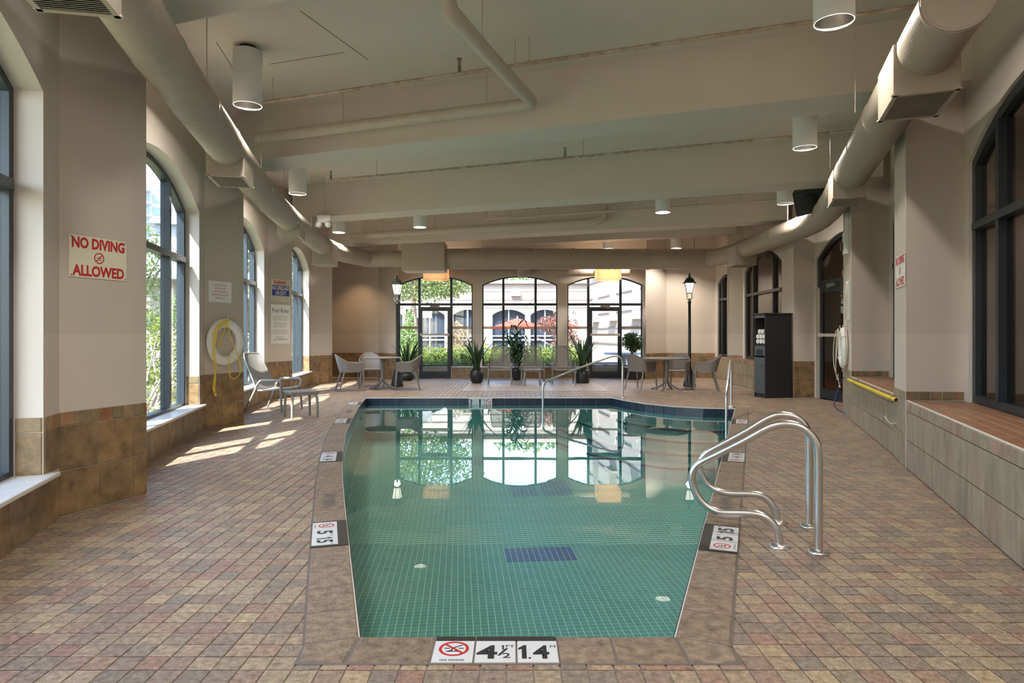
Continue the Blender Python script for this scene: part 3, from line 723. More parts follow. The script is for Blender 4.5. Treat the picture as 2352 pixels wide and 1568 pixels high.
# coping stones: left, right, near
def quad_stone(a, b, c, d, parent, gap=.004, m=None, z1=.004, name='coping_stone'):
    P = [Vector(p) for p in (a, b, c, d)]; ce = sum(P, Vector((0, 0)))/4
    def ins(k): return [p+(ce-p).normalized()*k*1.4 for p in P]
    o_, i_ = ins(gap), ins(gap+.006); vs = [(p.x, p.y-2.8, -.05) for p in o_]+[(p.x, p.y-2.8, z1-.004) for p in o_]+[(p.x, p.y-2.8, z1) for p in i_]
    fs = [(k, (k+1) % 4, 4+(k+1) % 4, 4+k) for k in range(4)]+[(4+k, 4+(k+1) % 4, 8+(k+1) % 4, 8+k) for k in range(4)]+[(8, 9, 10, 11)]
    m_ = MB(); m_.add(vs, fs); return obj(name, m_, m or M['stone'], parent)
def resample(pts, step, skip):
    """walk a polyline, yielding stone ends every step, jumping the marker gaps"""
    P = [Vector(p) for p in pts]; L = [0]
    for a, b in zip(P[:-1], P[1:]): L.append(L[-1]+(b-a).length)
    def at(s):
        for i in range(len(P)-1):
            if s <= L[i+1] or i == len(P)-2:
                return P[i].lerp(P[i+1], (s-L[i])/(L[i+1]-L[i]))
    return at, L[-1]
atL, LL = resample(IN, .3, None); 
def nrm(at, s, L):
    a, b = at(max(s-.05, 0)), at(min(s+.05, L)); v = (b-a).normalized(); return v
def coping(at, L, side, marks, start=0.0, step=.305):
    edges = []; s = start; mk = sorted(marks)
    while s < L-.02:
        e = min(s+step, L)
        for (a, b) in mk:
            if s < a-.001 < e: e = a
            if abs(s-a) < .002: e = b
        for (a, b) in mk:
            if 0 < a-e < .1: e = a
        if L-e < .08: e = L
        is_m = any(abs(s-a) < .002 for a, b in mk)
        if not is_m:
            p, q_ = at(s), at(e); v0, v1 = nrm(at, s, L), nrm(at, e, L)
            n0, n1 = Vector((-v0.y, v0.x))*side*CW, Vector((-v1.y, v1.x))*side*CW
            quad_stone(p, q_, q_+n1, p+n0, pool)
        s = e
def s_at_y(at, L, y):
    lo_, hi_ = 0, L
    for _ in range(40):
        m_ = (lo_+hi_)/2
        if at(m_).y < y: lo_ = m_
        else: hi_ = m_
    return lo_
mkL = [(4.02, 4.56), (6.66, 7.22), (9.5, 10.06), (12.0, 12.5)]; mL = [(s_at_y(atL, LL, a), s_at_y(atL, LL, b)) for a, b in mkL]
coping(atL, LL, 1, mL)
atR, LR = resample(INR, .3, None)
mkR = [(3.93, 4.47), (6.66, 7.2), (9.45, 9.98)]; mR = [(s_at_y(atR, LR, a), s_at_y(atR, LR, b)) for a, b in mkR]
coping(atR, LR, -1, mR)
ny = 2.80; xs = [-.70, -.327, -.0, ]
NX0 = px(1000, 1500).x; NX1 = px(1283, 1500).x
near_s = [(-.655, -.335), (.195, .40), (.40, .70)]
MX0, MX1 = -.325, .19
for a, b in ((-.655, MX0), (MX1, .42), (.42, .70)): quad_stone((a, ny), (b, ny), (b, ny-CW), (a, ny-CW), pool)
# mitred corner stones
quad_stone((-.66, ny), (-.66, ny-CW), (-.85, ny-CW+.01), (OUTL[0][0], OUTL[0][1]), pool)
pr = Vector((.70, 2.80))+rn
quad_stone((.705, ny), (pr.x, pr.y), (.90, ny-CW), (.705, ny-CW), pool)
# bed of grout under the stones and pale edge bead
bd = MB()
for at, L, sd_ in ((atL, LL, 1), (atR, LR, -1)):
    k = 30; a_, b_2 = [], []
    for i in range(k+1):
        s = L*i/k; p = at(s); v = nrm(at, s, L); nn = Vector((-v.y, v.x))*sd_*(CW+.008); a_.append(p); b_2.append(p+nn)
    bd.add([(p.x, p.y-2.8, .001) for p in a_]+[(p.x, p.y-2.8, .001) for p in b_2], [(i, i+1, k+2+i, k+1+i) for i in range(k)])
bd.add([(-.86, -CW-.008, .001), (.91, -CW-.008, .001), (.91, .01, .001), (-.86, .01, .001)], [(0, 1, 2, 3)])
bd.v[-4:] = [(-.86, -CW-.008, .0008), (.91, -CW-.008, .0008), (pr.x, pr.y-2.8, .0008), (OUTL[0][0], OUTL[0][1]-2.8, .0008)]
bd.f.pop(); bd.m.pop(); bd.sm.pop()
kk = len(bd.v)-4; bd.v += [(-.656, 0, .0008), (.70, 0, .0008)]; bd.f += [(kk, kk+1, kk+5, kk+4), (kk+1, kk+2, kk+5), (kk, kk+4, kk+3)]; bd.m += [0]*3; bd.sm += [False]*3
obj('bedding', bd, mat('coping grout', (.17, .145, .13), .85), pool)
eb = MB(); eb.tube([(p[0], p[1]-2.8, -.004) for p in IN], .006, 6); obj('edge_bead', eb, M['reveal'], pool)
eb = MB(); eb.tube([(.70, 0, -.004), (3.877, 8.56, -.004)], .006, 6); obj('edge_bead', eb, M['reveal'], pool)
eb = MB(); eb.tube([(-2.97, 10.47, -.002)]+[(x, y-2.8, -.002) for x, y in CUR], .012, 6); obj('edge_bead', eb, M['reveal'], pool)
# far bullnose row
for i in range(34):
    x = -2.95+i*.148; m_ = MB(); m_.bbox((0, 0, 0), (.142, .075, .03), .006); obj('bullnose_tile', m_ if i == 0 else bn_me, M['floor'], pool, (x+.07, 10.535, -.012)) if i else None
    if i == 0: bn_me = mesh('bullnose_tile', m_, M['floor'])
# pool light
lg = MB(); lg.lathe([(.05, 0), (.05, .015), (.04, .02), (0, .03)], M=Matrix.Translation((-1.37, 10.46, -.24)) @ Matrix.Rotation(PI/2, 4, 'X'))
obj('pool_lamp', lg, mat('pool lamp', (.9, .95, 1), .3, emit=.6), pool)
# water
wa = MB(); tw = tessellate_polygon([clipped(inner)]); wa.add([(x, y, WL) for x, y in inner], [tuple(t) for t in tw])
water = obj('pool_water', wa, M['water'], kind='stuff'); water['label'] = 'still clear green water filling the pool'; water['category'] = 'water'

# ------------------------------------------------------------------ writing
def text_mesh(body, h, wmax=None, bold=0.0, m=None, fit=None):
    cu = D.curves.new('txt', 'FONT'); cu.body = body; cu.size = 1; cu.align_x = 'LEFT'; cu.offset = bold; cu.extrude = 0; cu.resolution_u = 3
    o = D.objects.new('txt', cu); C.objects.link(o); dg = bpy.context.evaluated_depsgraph_get()
    me = D.meshes.new_from_object(o.evaluated_get(dg)); D.objects.remove(o)
    xs = [v.co.x for v in me.vertices]; ys_ = [v.co.y for v in me.vertices]
    x0, x1, y0, y1 = min(xs), max(xs), min(ys_), max(ys_)
    sy = h/(y1-y0); sx = sy
    if wmax: sx = wmax/(x1-x0) if fit else min(sy, wmax/(x1-x0))
    for v in me.vertices: v.co = ((v.co.x-(x0+x1)/2)*sx, (v.co.y-(y0+y1)/2)*sy, 0)
    me.materials.clear(); me.materials.append(m); return me
def board(name, label, cat, c, u, n, w, h, m, t=.006, top=True, parent=None, bev=.002):
    """flat plate: local x = reading direction, z = towards the reader"""
    b = MB(); b.bbox((0, 0, t/2), (w, h, t), bev); o = obj(name, b, m, parent)
    u = Vector(u).normalized(); n = Vector(n).normalized(); v = n.cross(u)
    mx = Matrix((u, v, n)).transposed().to_4x4(); mx.translation = c; o.matrix_local = mx
    if label: tag(o, label, cat)
    return o
def one(par, x, y, h, z, m=None, wd=.3):
    w_ = h*wd; b = MB(); b.prism([(-w_/2, h/2-.22*h), (-w_/2, h/2-.34*h), (-.02*h, h/2-.28*h), (-.02*h, -h/2), (w_/2, -h/2), (w_/2, h/2), (.06*h, h/2)], 0, .0003)
    o = obj('lettering', b, m or M['black'], par); o.location = (x, y, z); return o
def put_text(par, body, x, y, h, wmax=None, m=None, bold=.0, z=.0068, fit=None, rot=0, name='lettering'):
    o = obj(name, text_mesh(body, h, wmax, bold, m or M['black'], fit), None, par); o.location = (x, y, z); o.rotation_euler = (0, 0, rot); return o
def no_dive(par, x, y, r, ring_m, z=.0068, fig=True, slash=-1, fm=None):
    fm = fm or M['black']; s = MB(); n = 28
    for k in range(n):
        a, b = 2*PI*k/n, 2*PI*(k+1)/n
        s.add([(r*math.cos(a), r*math.sin(a), 0), (r*math.cos(b), r*math.sin(b), 0), (.8*r*math.cos(b), .8*r*math.sin(b), 0), (.8*r*math.cos(a), .8*r*math.sin(a), 0)], [(0, 1, 2, 3)])
    s.box((0, 0, .0003), (1.7*r, .17*r, .0004), slash*PI/4)
    o = obj('prohibition_symbol', s, ring_m, par); o.location = (x, y, z)
    if fig:
        g = MB(); lw = .1*r
        for (a, b) in (((-.1, .1), (.55, .5)), ((-.1, .1), (-.15, -.25)), ((-.15, -.25), (-.35, -.42)), ((-.1, .1), (.2, -.1)), ((.2, -.1), (.2, -.3)), ((-.65, .05), (-.25, .05)), ((.3, .05), (.65, .05)), ((-.5, -.35), (.5, -.35))):
            A, B = Vector((a[0]*r, a[1]*r, 0)), Vector((b[0]*r, b[1]*r, 0)); d = B-A
            g.box((A+B)/2-Vector((0, 0, .0002)), (d.length, lw, .0003), math.atan2(d.y, d.x))
        g.lathe([(.11*r, 0), (.11*r, .0002)], (-.2*r, -.32*r, -.0002), 10); q_ = obj('diver_figure', g, fm, par); q_.location = (x, y, z)
def face_point(F, pxx, pyy):
    """point where the ray of a pixel meets the vertical plane of frame F"""
    k = (pxx-1176)/1500.0; s = (k*F.p.y-F.p.x)/(F.d.x-k*F.d.y); p = F(s, 0); return Vector((p.x, p.y, 1.3+(767-pyy)*p.y/1500))
def wall_sign(name, label, cat, F, x0, y0, x1, y1, m, off=.006):
    a, b = face_point(F, x0, y0), face_point(F, x1, y1); zt, zb = max(a.z, b.z), min(a.z, b.z)
    c = (a+b)/2; u = Vector((b.x-a.x, b.y-a.y, 0)); w_ = u.length; c.z = (zt+zb)/2; n = -F.n
    return board(name, label, cat, c+n*off, u, n, w_, zt-zb, m), w_, zt-zb
FP1 = Frame2(*LEFT[1][:2], 1)
s_, w_, h_ = wall_sign('no_diving_sign', 'cream sign with red NO DIVING ALLOWED lettering on the nearest left pier', 'sign', FP1, 157, 536, 289, 646, M['cream'], .002)
def ndsign(s_, w_, h_):
    put_text(s_, 'NO DIVING', 0, h_*.33, h_*.27, w_*.92, M['red'], .042, fit=1); put_text(s_, 'ALLOWED', 0, -h_*.33, h_*.27, w_*.9, M['red'], .038, fit=1)
    no_dive(s_, 0, 0, h_*.135, M['red'], fm=M['red'], slash=1)
    for a in (-1, 1):
        for b in (-1, 1):
            c = MB(); c.lathe([(.006, 0), (.006, .003), (0, .004)], (a*(w_/2-.014), b*(h_/2-.014), .006), 8); obj('screw', c, M['bronze'], s_)
ndsign(s_, w_, h_)
FP2 = Frame2(*LEFT[5][:2], 1); FP3 = Frame2(*LEFT[9][:2], 1)
s_, w_, h_ = wall_sign('life_safety_sign', 'white sign asking not to remove life safety equipment, above the life ring', 'sign', FP2, 478, 643, 531, 696, M['signw'], .002)
for k, t in enumerate(('PLEASE DO NOT', 'REMOVE LIFE', 'SAFETY EQUIPMENT', 'EXCEPT IN CASE OF', 'EMERGENCY')): put_text(s_, t, 0, h_*(.3-.15*k), h_*.075, w_*.86, M['red'])
s_, w_, h_ = wall_sign('lifeguard_warning_sign', 'red white and blue WARNING NO LIFEGUARD ON DUTY sign', 'sign', FP3, 622, 640, 666, 692, M['cream'], .002)
bl_ = MB(); bl_.box((0, -.02*h_, .0066), (w_*.9, h_*.5, .0008)); obj('blue_panel', bl_, M['blue'], s_)
put_text(s_, 'WARNING', -.06*w_, h_*.36, h_*.2, w_*.68, M['red'], .03, .0075, 1); no_dive(s_, w_*.38, h_*.36, h_*.07, M['red'], fig=False)
put_text(s_, 'NO LIFEGUARD', 0, h_*.1, h_*.2, w_*.86, M['cream'], .03, .0075, 1); put_text(s_, 'ON DUTY', 0, -h_*.14, h_*.2, w_*.56, M['cream'], .03, .0075, 1)
put_text(s_, 'Children under the age of 12 should not', 0, -h_*.34, h_*.055, w_*.88, M['black'], .01, fit=1); put_text(s_, 'use pool without an adult in attendance', 0, -h_*.43, h_*.055, w_*.88, M['black'], .01, fit=1)
s_, w_, h_ = wall_sign('pool_rules_sign', 'tall pale POOL RULES board under the lifeguard warning sign', 'sign', FP3, 621, 698, 666, 789, M['signw'], .002)
put_text(s_, 'Pool Rules', 0, h_*.35, h_*.11, w_*.82, M['grey'], .01, fit=1)
for k, t in enumerate(('For the enjoyment of all our', 'guests, swimming is reserved', 'to adults only after 9:00 pm.', '', 'Health regulations prevent', 'us from allowing food and', 'beverage in the pool area.', '', 'Please leave your used towel', 'in the pool area, our staff will', 'be pleased to replace them.', '', 'We appreciate your', 'cooperation.')):
    if t: put_text(s_, t, -w_*.02, h_*(.2-.044*k), h_*.026, w_*.78*len(t)/30, M['grey'], .008, fit=1)
put_text(s_, 'USE AT YOUR OWN RISK', 0, -h_*.39, h_*.03, w_*.7, M['grey'], .012, fit=1)
FR2 = Frame2(*RIGHT[2][:2], -1)
a, b = face_point(FR2, 2080, 583), face_point(FR2, 2059, 662)
cc = (a+b)/2; cc.z = (2.1+1.775)/2; uu = Vector((a.x-b.x, a.y-b.y, 0)); nn_ = -FR2.n
s_ = board('no_diving_sign', 'white NO DIVING ALLOWED sign with red letters on the right hand pier', 'sign', cc+nn_*.002, uu, nn_, uu.length, .325, M['signw']); ndsign(s_, uu.length, .325)

# depth markers let into the coping
def marker(at, L, s0, s1, side, texts, label):
    c = (at(s0)+at(s1))/2; v = (at(s1)-at(s0)).normalized(); nn = Vector((-v.y, v.x))*side
    Lm = s1-s0; ce = c+nn*CW/2
    up = Vector((-nn.x, -nn.y, 0)); rt = up.cross(Vector((0, 0, 1)))  # reading direction; top faces the pool
    o = board('depth_marker', None, None, (ce.x, ce.y-2.8, -.004), rt, (0, 0, 1), Lm-.004, CW, M['markerb'], .0095, bev=.001, parent=pool); o['label'] = label
    tw = (Lm-.06)/3
    for k in range(3):
        t = MB(); t.box((0, 0, 0), (tw-.003, .158, .002)); q_ = obj('marker_tile', t, M['marker'], o); q_.location = (-tw+k*tw, -.03, .0095)
        if k == 0:
            no_dive(o, -tw, -.02, .052, M['red'], .0107); put_text(o, 'NO DIVING', -tw, -.093, .012, tw*.6, z=.0108)
        elif k == 1:
            put_text(o, texts[0][0], -.015, -.03, .1, tw*.45 if texts[0][1] == '' else tw*.42, bold=.03, z=.0108, fit=1)
            put_text(o, 'FT', tw*.33, .01, .02, z=.0108)
            if texts[0][1]:
                put_text(o, '1', tw*.26, .005, .03, z=.0108); put_text(o, '/', tw*.3, -.03, .04, z=.0108); put_text(o, '2', tw*.36, -.06, .03, z=.0108)
        else:
            one(o, tw-.055, -.03, .1, .0108)
            if len(texts[1]) > 1: put_text(o, '.', tw-.03, -.075, .011, z=.0108, bold=.02); put_text(o, texts[1][2], tw+.01, -.03, .1, tw*.36, bold=.03, z=.0108, fit=1); put_text(o, 'M', tw*1.4, .012, .02, z=.0108)
    return o
T5, T4h, T4, T3h = (('5', ''), '1.5'), (('4', '1/2'), '1.4'), (('4', ''), '1.2'), (('3', '1/2'), '1')
for (s0, s1), t, lb in zip(mL, (T5, T4h, T4, T3h), ('5 FT 1.5 M plate in the left coping', '4 1/2 FT plate in the left coping, beyond the stamped words', 'small no diving depth plate in the left coping level with the side table', 'farthest depth plate in the left coping by the far pool corner')):
    marker(atL, LL, s0, s1, 1, t, lb)
for (s0, s1), t, lb in zip(mR, (T5, T4h, T4), ('5 FT 1.5 M plate in the right coping by the grab rails', 'no diving depth plate in the right coping behind the grab rails', 'farthest depth plate in the right coping by the pool steps')):
    marker(atR, LR, s0, s1, -1, t, lb)
# near edge plate
mk = D.objects.new('depth_marker', None); C.objects.link(mk); mk.parent = pool; mk.location = ((MX0+MX1)/2, ny-CW/2-2.8, 0); mk['label'] = 'NO DIVING 4 1/2 FT 1.4 M plates set in the near pool edge'
W3 = (MX1-MX0)/3
for k in range(3):
    t = MB(); t.bbox(((k-1)*W3, -.019, -.02), (W3-.008, CW-.046, .05), .001); obj('marker_tile', t, M['marker'], mk)
for a, b in ((-1.5, -.5), (-.5, 1.5)):
    t = MB(); t.box(((a+b)/2*W3, CW/2-.02, -.02), ((b-a)*W3-.008, .036, .05)); obj('black_strip', t, M['markerb'], mk)
zt = .0056
no_dive(mk, -W3, .002, .062, M['red'], zt); put_text(mk, 'NO DIVING', -W3, -.092, .014, .13, z=zt, bold=.02)
put_text(mk, '4', -.035, -.025, .112, .085, z=zt, bold=.03, fit=1); one(mk, .028, .012, .038, zt); put_text(mk, 'FT', .06, .022, .022, .036, z=zt, fit=1)
put_text(mk, '/', .03, -.025, .06, .045, z=zt, fit=1); put_text(mk, '2', .045, -.055, .04, .032, z=zt, bold=.015, fit=1)
one(mk, W3-.062, -.025, .112, zt); put_text(mk, '.', W3-.033, -.075, .012, z=zt, bold=.02); put_text(mk, '4', W3+.014, -.025, .112, .066, z=zt, bold=.03, fit=1); put_text(mk, 'M', W3+.064, .02, .022, .022, z=zt, bold=.0, fit=1)
# stamped words on the stones
for (yy, at, L, sd_, lb) in ((5.13, atL, LL, 1, 'black NO DIVING stamp on the left coping'), (5.05, atR, LR, -1, 'black NO DIVING stamp on the right coping'), (11.0, atL, LL, 1, 'distant NO DIVING stamp on the left coping')):
    s = s_at_y(at, L, yy); p = at(s); v = nrm(at, s, L); nn = Vector((-v.y, v.x))*sd_; c = p+nn*CW/2; up = Vector((-nn.x, -nn.y, 0)); rt = up.cross(Vector((0, 0, 1)))
    o = obj('painted_lettering', MB(), M['black']); mx = Matrix((rt, up, Vector((0, 0, 1)))).transposed().to_4x4(); mx.translation = (c.x, c.y, .0052)
    o.data = text_mesh('NO DIVING', .10, .42, .01, M['grey'], 1); o.matrix_world = mx; tag(o, lb, 'lettering')
# far wall plate
fm_ = D.objects.new('depth_marker', None); C.objects.link(fm_); fm_.parent = pool; fm_.location = (-.64, 10.455, -.07); fm_['label'] = '3 1/2 FT 1 M no diving plate on the far pool wall'
for k in range(3):
    t = MB(); t.box(((k-1)*.16, 0, 0), (.154, .014, .13)); obj('marker_tile', t, M['marker'], fm_)
def ftxt(b_, x, z, h, wd, m_=None, bold=.02):
    o = obj('lettering', text_mesh(b_, h, wd, bold, m_ or M['black'], 1), None, fm_); o.location = (x, -.0085, z); o.rotation_euler = (PI/2, 0, 0)
ftxt('3', -.195, 0, .1, .06); ftxt('1', -.14, .025, .035, .012); ftxt('2', -.12, -.03, .035, .02); ftxt('1', -.01, 0, .1, .035); ftxt('M', .05, .035, .025, .025)
s = MB(); n = 20; r = .055
for k in range(n):
    a, b = 2*PI*k/n, 2*PI*(k+1)/n; s.add([(r*math.cos(a), -.0085, r*math.sin(a)), (r*math.cos(b), -.0085, r*math.sin(b)), (.8*r*math.cos(b), -.0085, .8*r*math.sin(b)), (.8*r*math.cos(a), -.0085, .8*r*math.sin(a))], [(0, 1, 2, 3)])
s.box((0, -.0085, 0), (1.7*r, .001, .012), 0, ry=PI/4); obj('prohibition_symbol', s, M['red'], fm_, (.16, 0, 0))
#@@PART2
# ------------------------------------------------------------------ helpers for things given in world coordinates
def wob(name, mb, mats, T, par=None, kind=None):
    """part whose vertices are world coordinates, hung under thing T (unrotated)"""
    l = T.location; mb.v = [(v[0]-l.x, v[1]-l.y, v[2]-l.z) for v in mb.v]
    return obj(name, mb, mats, par or T, kind=kind)
def even(path, step):
    P = [Vector(p) for p in path]; out = [P[0]]; acc = 0
    for a, b in zip(P[:-1], P[1:]):
        L = (b-a).length; s = step-acc
        while s <= L: out.append(a.lerp(b, s/L)); s += step
        acc = (acc+L) % step
    out.append(P[-1]); return out
def ribbed(path, r0, r1, step=.014, n=30):
    P = even(catmull(path, step=.1), step); k = len(P)
    R = [(r0+(r1-r0)*i/k)*(1.03 if i % 3 == 0 else 1.0)*(1.03 if (i//3) % 26 == 0 else 1) for i in range(k)]
    return MB().tube(P, R, n)
def rod(mb, x, y, z0, z1, r=.004): return mb.tube([(x, y, z0), (x, y, z1)], r, 5)
# ------------------------------------------------------------------ air ducts
ZD = 3.30
def outlet(T, c, rz, size, zb, zt):
    """box under a duct with a louvred grille; c = centre"""
    w_, l_ = size; mx = Matrix.Translation((c[0], c[1], 0)) @ Matrix.Rotation(rz, 4, 'Z')
    b = MB(); b.bbox(None, (w_, l_, zt-zb), .004, M=mx @ Matrix.Translation((0, 0, (zt+zb)/2)))
    h = wob('outlet_box', b, M['ductbox'], T)
    g = MB(); fl = MB()
    for (x, y, a, d) in ((0, l_/2-.015, w_+.02, .03), (0, -l_/2+.015, w_+.02, .03), (w_/2-.015, 0, .03, l_+.02), (-w_/2+.015, 0, .03, l_+.02)):
        v = mx @ Vector((x, y, zb-.004)); fl.box(v, (a, d, .012), rz)
    wob('grille_frame', fl, M['ductbox'], T, h)
    g.box(mx @ Vector((0, 0, zb-.001)), (w_-.05, l_-.05, .002), rz, 0)
    n = int((l_-.06)/.022)
    for i in range(n):
        v = mx @ Vector((0, -l_/2+.04+i*.022, zb-.006)); g.box(v, (w_-.06, .013, .0025), rz, 1, rx=.6)
    wob('grille', g, [M['dark'], M['ductbox']], T, h)
T = thing('air_duct', 'ribbed beige spiral duct running above the left window wall', 'duct', (-3.1, 7.2, ZD))
wob('duct_pipe', ribbed([(-1.95, 2.5, ZD), (-2.2, 3.5, ZD), (-2.56, 4.86, ZD), (-3.1, 7.2, ZD), (-3.52, 9.17, ZD), (-3.83, 11, ZD), (-4.1, 13.2, ZD), (-4.27, 14.7, ZD), (-4.27, 15.6, ZD), (-4.15, 16.5, ZD), (-3.9, 17.25, ZD)], .18, .205), M['duct'], T)
outlet(T, (-2.23, 3.17), .2, (.40, .60), 3.0, 3.36); outlet(T, (-3.13, 7.27), .21, (.38, .57), 3.0, 3.36)
outlet(T, (-3.92, 11.6), .15, (.38, .55), 3.0, 3.36); outlet(T, (-4.28, 15.0), .04, (.42, .6), 2.88, 3.36)
hb = []
for x, y in ((-2.62, 5.2), (-3.3, 8.1), (-3.68, 10.0), (-4.0, 12.4), (-4.25, 14.4)): hb.append(rod(MB(), x+.19, y, ZD, ZC))
[wob('hanger_rod', q, M['pipe'], T) for q in hb]
T = thing('air_duct', 'ribbed beige spiral duct running above the right hand wall, capped end nearest', 'duct', (5.2, 10.8, ZD))
wob('duct_pipe', ribbed([(2.66, 3.9, ZD), (3.4, 5.9, ZD), (4.14, 7.9, ZD), (4.86, 9.85, ZD), (5.16, 10.75, ZD), (5.38, 11.7, ZD), (5.43, 12.7, ZD), (5.45, 14.5, ZD), (5.45, 16.0, ZD), (5.38, 16.8, ZD), (5.25, 17.3, ZD)], .19, .215), M['duct'], T)
cpb = MB(); dv = Vector((.348, .937, 0)); cpb.tube([Vector((2.66, 3.9, ZD))-dv*.02, Vector((2.66, 3.9, ZD))+dv*.05], .196, 40); cpb.tube([Vector((2.66, 3.9, ZD))-dv*.024, Vector((2.66, 3.9, ZD))+dv*.0], .182, 40)
wob('end_cap', cpb, M['duct'], T)
outlet(T, (3.01, 4.86), -.355, (.41, .62), 3.0, 3.36); outlet(T, (4.30, 8.4), -.355, (.37, .6), 3.0, 3.36); outlet(T, (5.45, 15.5), 0, (.5, .6), 2.92, 3.36)
hb = []
for x, y in ((3.25, 5.9), (4.0, 7.9), (5.3, 12.2), (5.3, 14.2)): hb.append(rod(MB(), x-.15, y, ZD, ZC))
[wob('hanger_rod', q, M['pipe'], T) for q in hb]
T = thing('air_duct', 'wide ribbed duct crossing in front of the garden windows with plenum box', 'duct', (.6, 17.4, ZD))
wob('duct_pipe', ribbed([(-3.95, 17.4, ZD), (-3, 17.4, ZD), (-2.8, 17.4, ZD)], .215, .215), M['duct'], T)
wob('duct_pipe', ribbed([(-1.8, 17.4, ZD), (0, 17.4, ZD), (3, 17.4, ZD), (5.3, 17.4, ZD)], .275, .265), M['duct'], T)
pb = MB(); pb.bbox((-2.32, 17.4, 3.33), (1.12, .74, .76), .01); wob('plenum_box', pb, M['ductbox'], T)
for x in (-1.0, .35, 1.6, 3.6): wob('seam_band', MB().tube([(x, 17.4, ZD), (x+.05, 17.4, ZD)], .29, 32), M['duct'], T)
hb = []
for x in (-.8, .6, 2.4, 4.2): hb.append(rod(MB(), x, 17.15, ZD, ZC))
[wob('hanger_rod', q, M['pipe'], T) for q in hb]
T = thing('air_duct', 'narrow duct behind the wide crossing duct with a round dropper', 'duct', (.6, 18.9, 3.08))
wob('duct_pipe', ribbed([(-2.4, 18.9, 3.08), (.5, 18.9, 3.08), (3.4, 18.9, 3.08)], .11, .11), M['duct'], T)
db = MB(); db.lathe([(.2, .12), (.2, .0), (.15, -.1), (.0, -.14)], (.33, 18.75, 3.05), 20); wob('dropper', db, M['ductbox'], T)

# ------------------------------------------------------------------ downlights
def downlight():
    t = thing('downlight', 'x', 'lamp', (0, 0, 3.7))
    b = MB(); b.lathe([(.139, .002), (.139, 0), (.147, 0), (.147, .005), (.147, .57), (.10, .59)], n=36, cap=(0, 1)); obj('can', b, M['can'], t)
    b = MB(); b.lathe([(.139, .001), (.125, .12), (.08, .21), (.0, .22)], n=36, cap=(0, 0)); obj('reflector', b, M['reflector'], t)
    b = MB(); b.lathe([(.0, .125), (.03, .13), (.042, .155), (.03, .19), (.0, .2)], n=16); obj('bulb', b, M['bulb'], t)
    b = MB(); b.lathe([(.085, .57), (.085, .62)], n=24); obj('collar', b, M['dark'], t)
    return t
DL = [((-2.78, 6.87), 'white cylinder ceiling lamp nearest on the left side'), ((2.48, 5.03), 'white cylinder ceiling lamp nearest on the right, top edge of the picture'),
      ((3.78, 8.43), 'white cylinder ceiling lamp second on the right, between the two big beams'), ((-3.67, 11.18), 'white cylinder ceiling lamp beside the left duct, second on the left'),
      ((2.98, 12.9), 'white cylinder ceiling lamp over the middle of the room, right of centre'), ((-2.07, 14.7), 'white cylinder ceiling lamp over the middle of the room, left of centre'),
      ((5.04, 12.04), 'white cylinder ceiling lamp partly behind the black loudspeaker'), ((-4.1, 15.45), 'white cylinder ceiling lamp at the far bend of the left duct'),
      ((2.7, 18.4), 'distant ceiling lamp above the right pendant shade'), ((4.6, 18.3), 'distant ceiling lamp above the right lamp post')]
d0 = downlight(); DLW = 15
for i, ((x, y), lb) in enumerate(DL):
    if i == 0: d0.location = (x, y, 3.7); d0['label'] = lb; d0['group'] = 'cylinder ceiling lamps'
    else: dup(d0, (x, y, 3.7), 0, lb, 'cylinder ceiling lamps')
    light('downlight_glow', 'AREA', (x, y, 3.80 if i in (4, 5, 7, 8, 9) else 3.715), DLW*(2.2 if i in (4, 5, 7, 8, 9) else 1), (1, .91, .80), shape='DISK', size=.1, spread=PI)
for (x, y) in ((-1.35, 2.6), (1.5, 1.0), (-.6, -.4), (.35, 9.6), (-1.3, 11.0), (.3, 14.6)):  # extra cans added out of view to brighten the near walls and ceiling
    if y < 3: dup(d0, (x, y, 3.7), 0, 'added unseen cylinder fill lamp above the photographer, %s' % ('left' if x < -1 else 'right' if x > 0 else 'rearmost'), 'cylinder ceiling lamps'); light('downlight_glow', 'AREA', (x, y, 3.71), DLW*1.3, (1, .94, .86), shape='DISK', size=.2, spread=PI)
# pendants
def pendant(x, lb):
    y = 18.55; t = thing('pendant_lamp', lb, 'lamp', (x, y, 2.83), group='square fabric pendants')
    b = MB(); w_ = .33; o = [(-w_, -w_), (w_, -w_), (w_, w_), (-w_, w_)]
    b.grid(lambda u, v: (lambda k, f: (o[k % 4][0]+(o[(k+1) % 4][0]-o[k % 4][0])*f, o[k % 4][1]+(o[(k+1) % 4][1]-o[k % 4][1])*f, v*.34))(min(int(u*4), 3), u*4-min(int(u*4), 3)), 16, 2, .006)
    b.sm = [False]*len(b.f); obj('lamp_shade', b, M['shade'], t)
    b = MB(); b.box((0, 0, .004), (2*w_-.01, 2*w_-.01, .006)); obj('diffuser', b, M['shade'], t)
    b = MB(); b.tube([(0, 0, .2), (0, 0, ZC-2.83)], .008, 6); obj('stem', b, M['dark'], t)
    light('pendant_glow', 'POINT', (x, y, 2.95), 7, (1, .76, .54), shadow_soft_size=.04)
pendant(-2.15, 'square fabric pendant lamp glowing in front of the left garden window'); pendant(2.72, 'square fabric pendant lamp glowing in front of the right garden window')
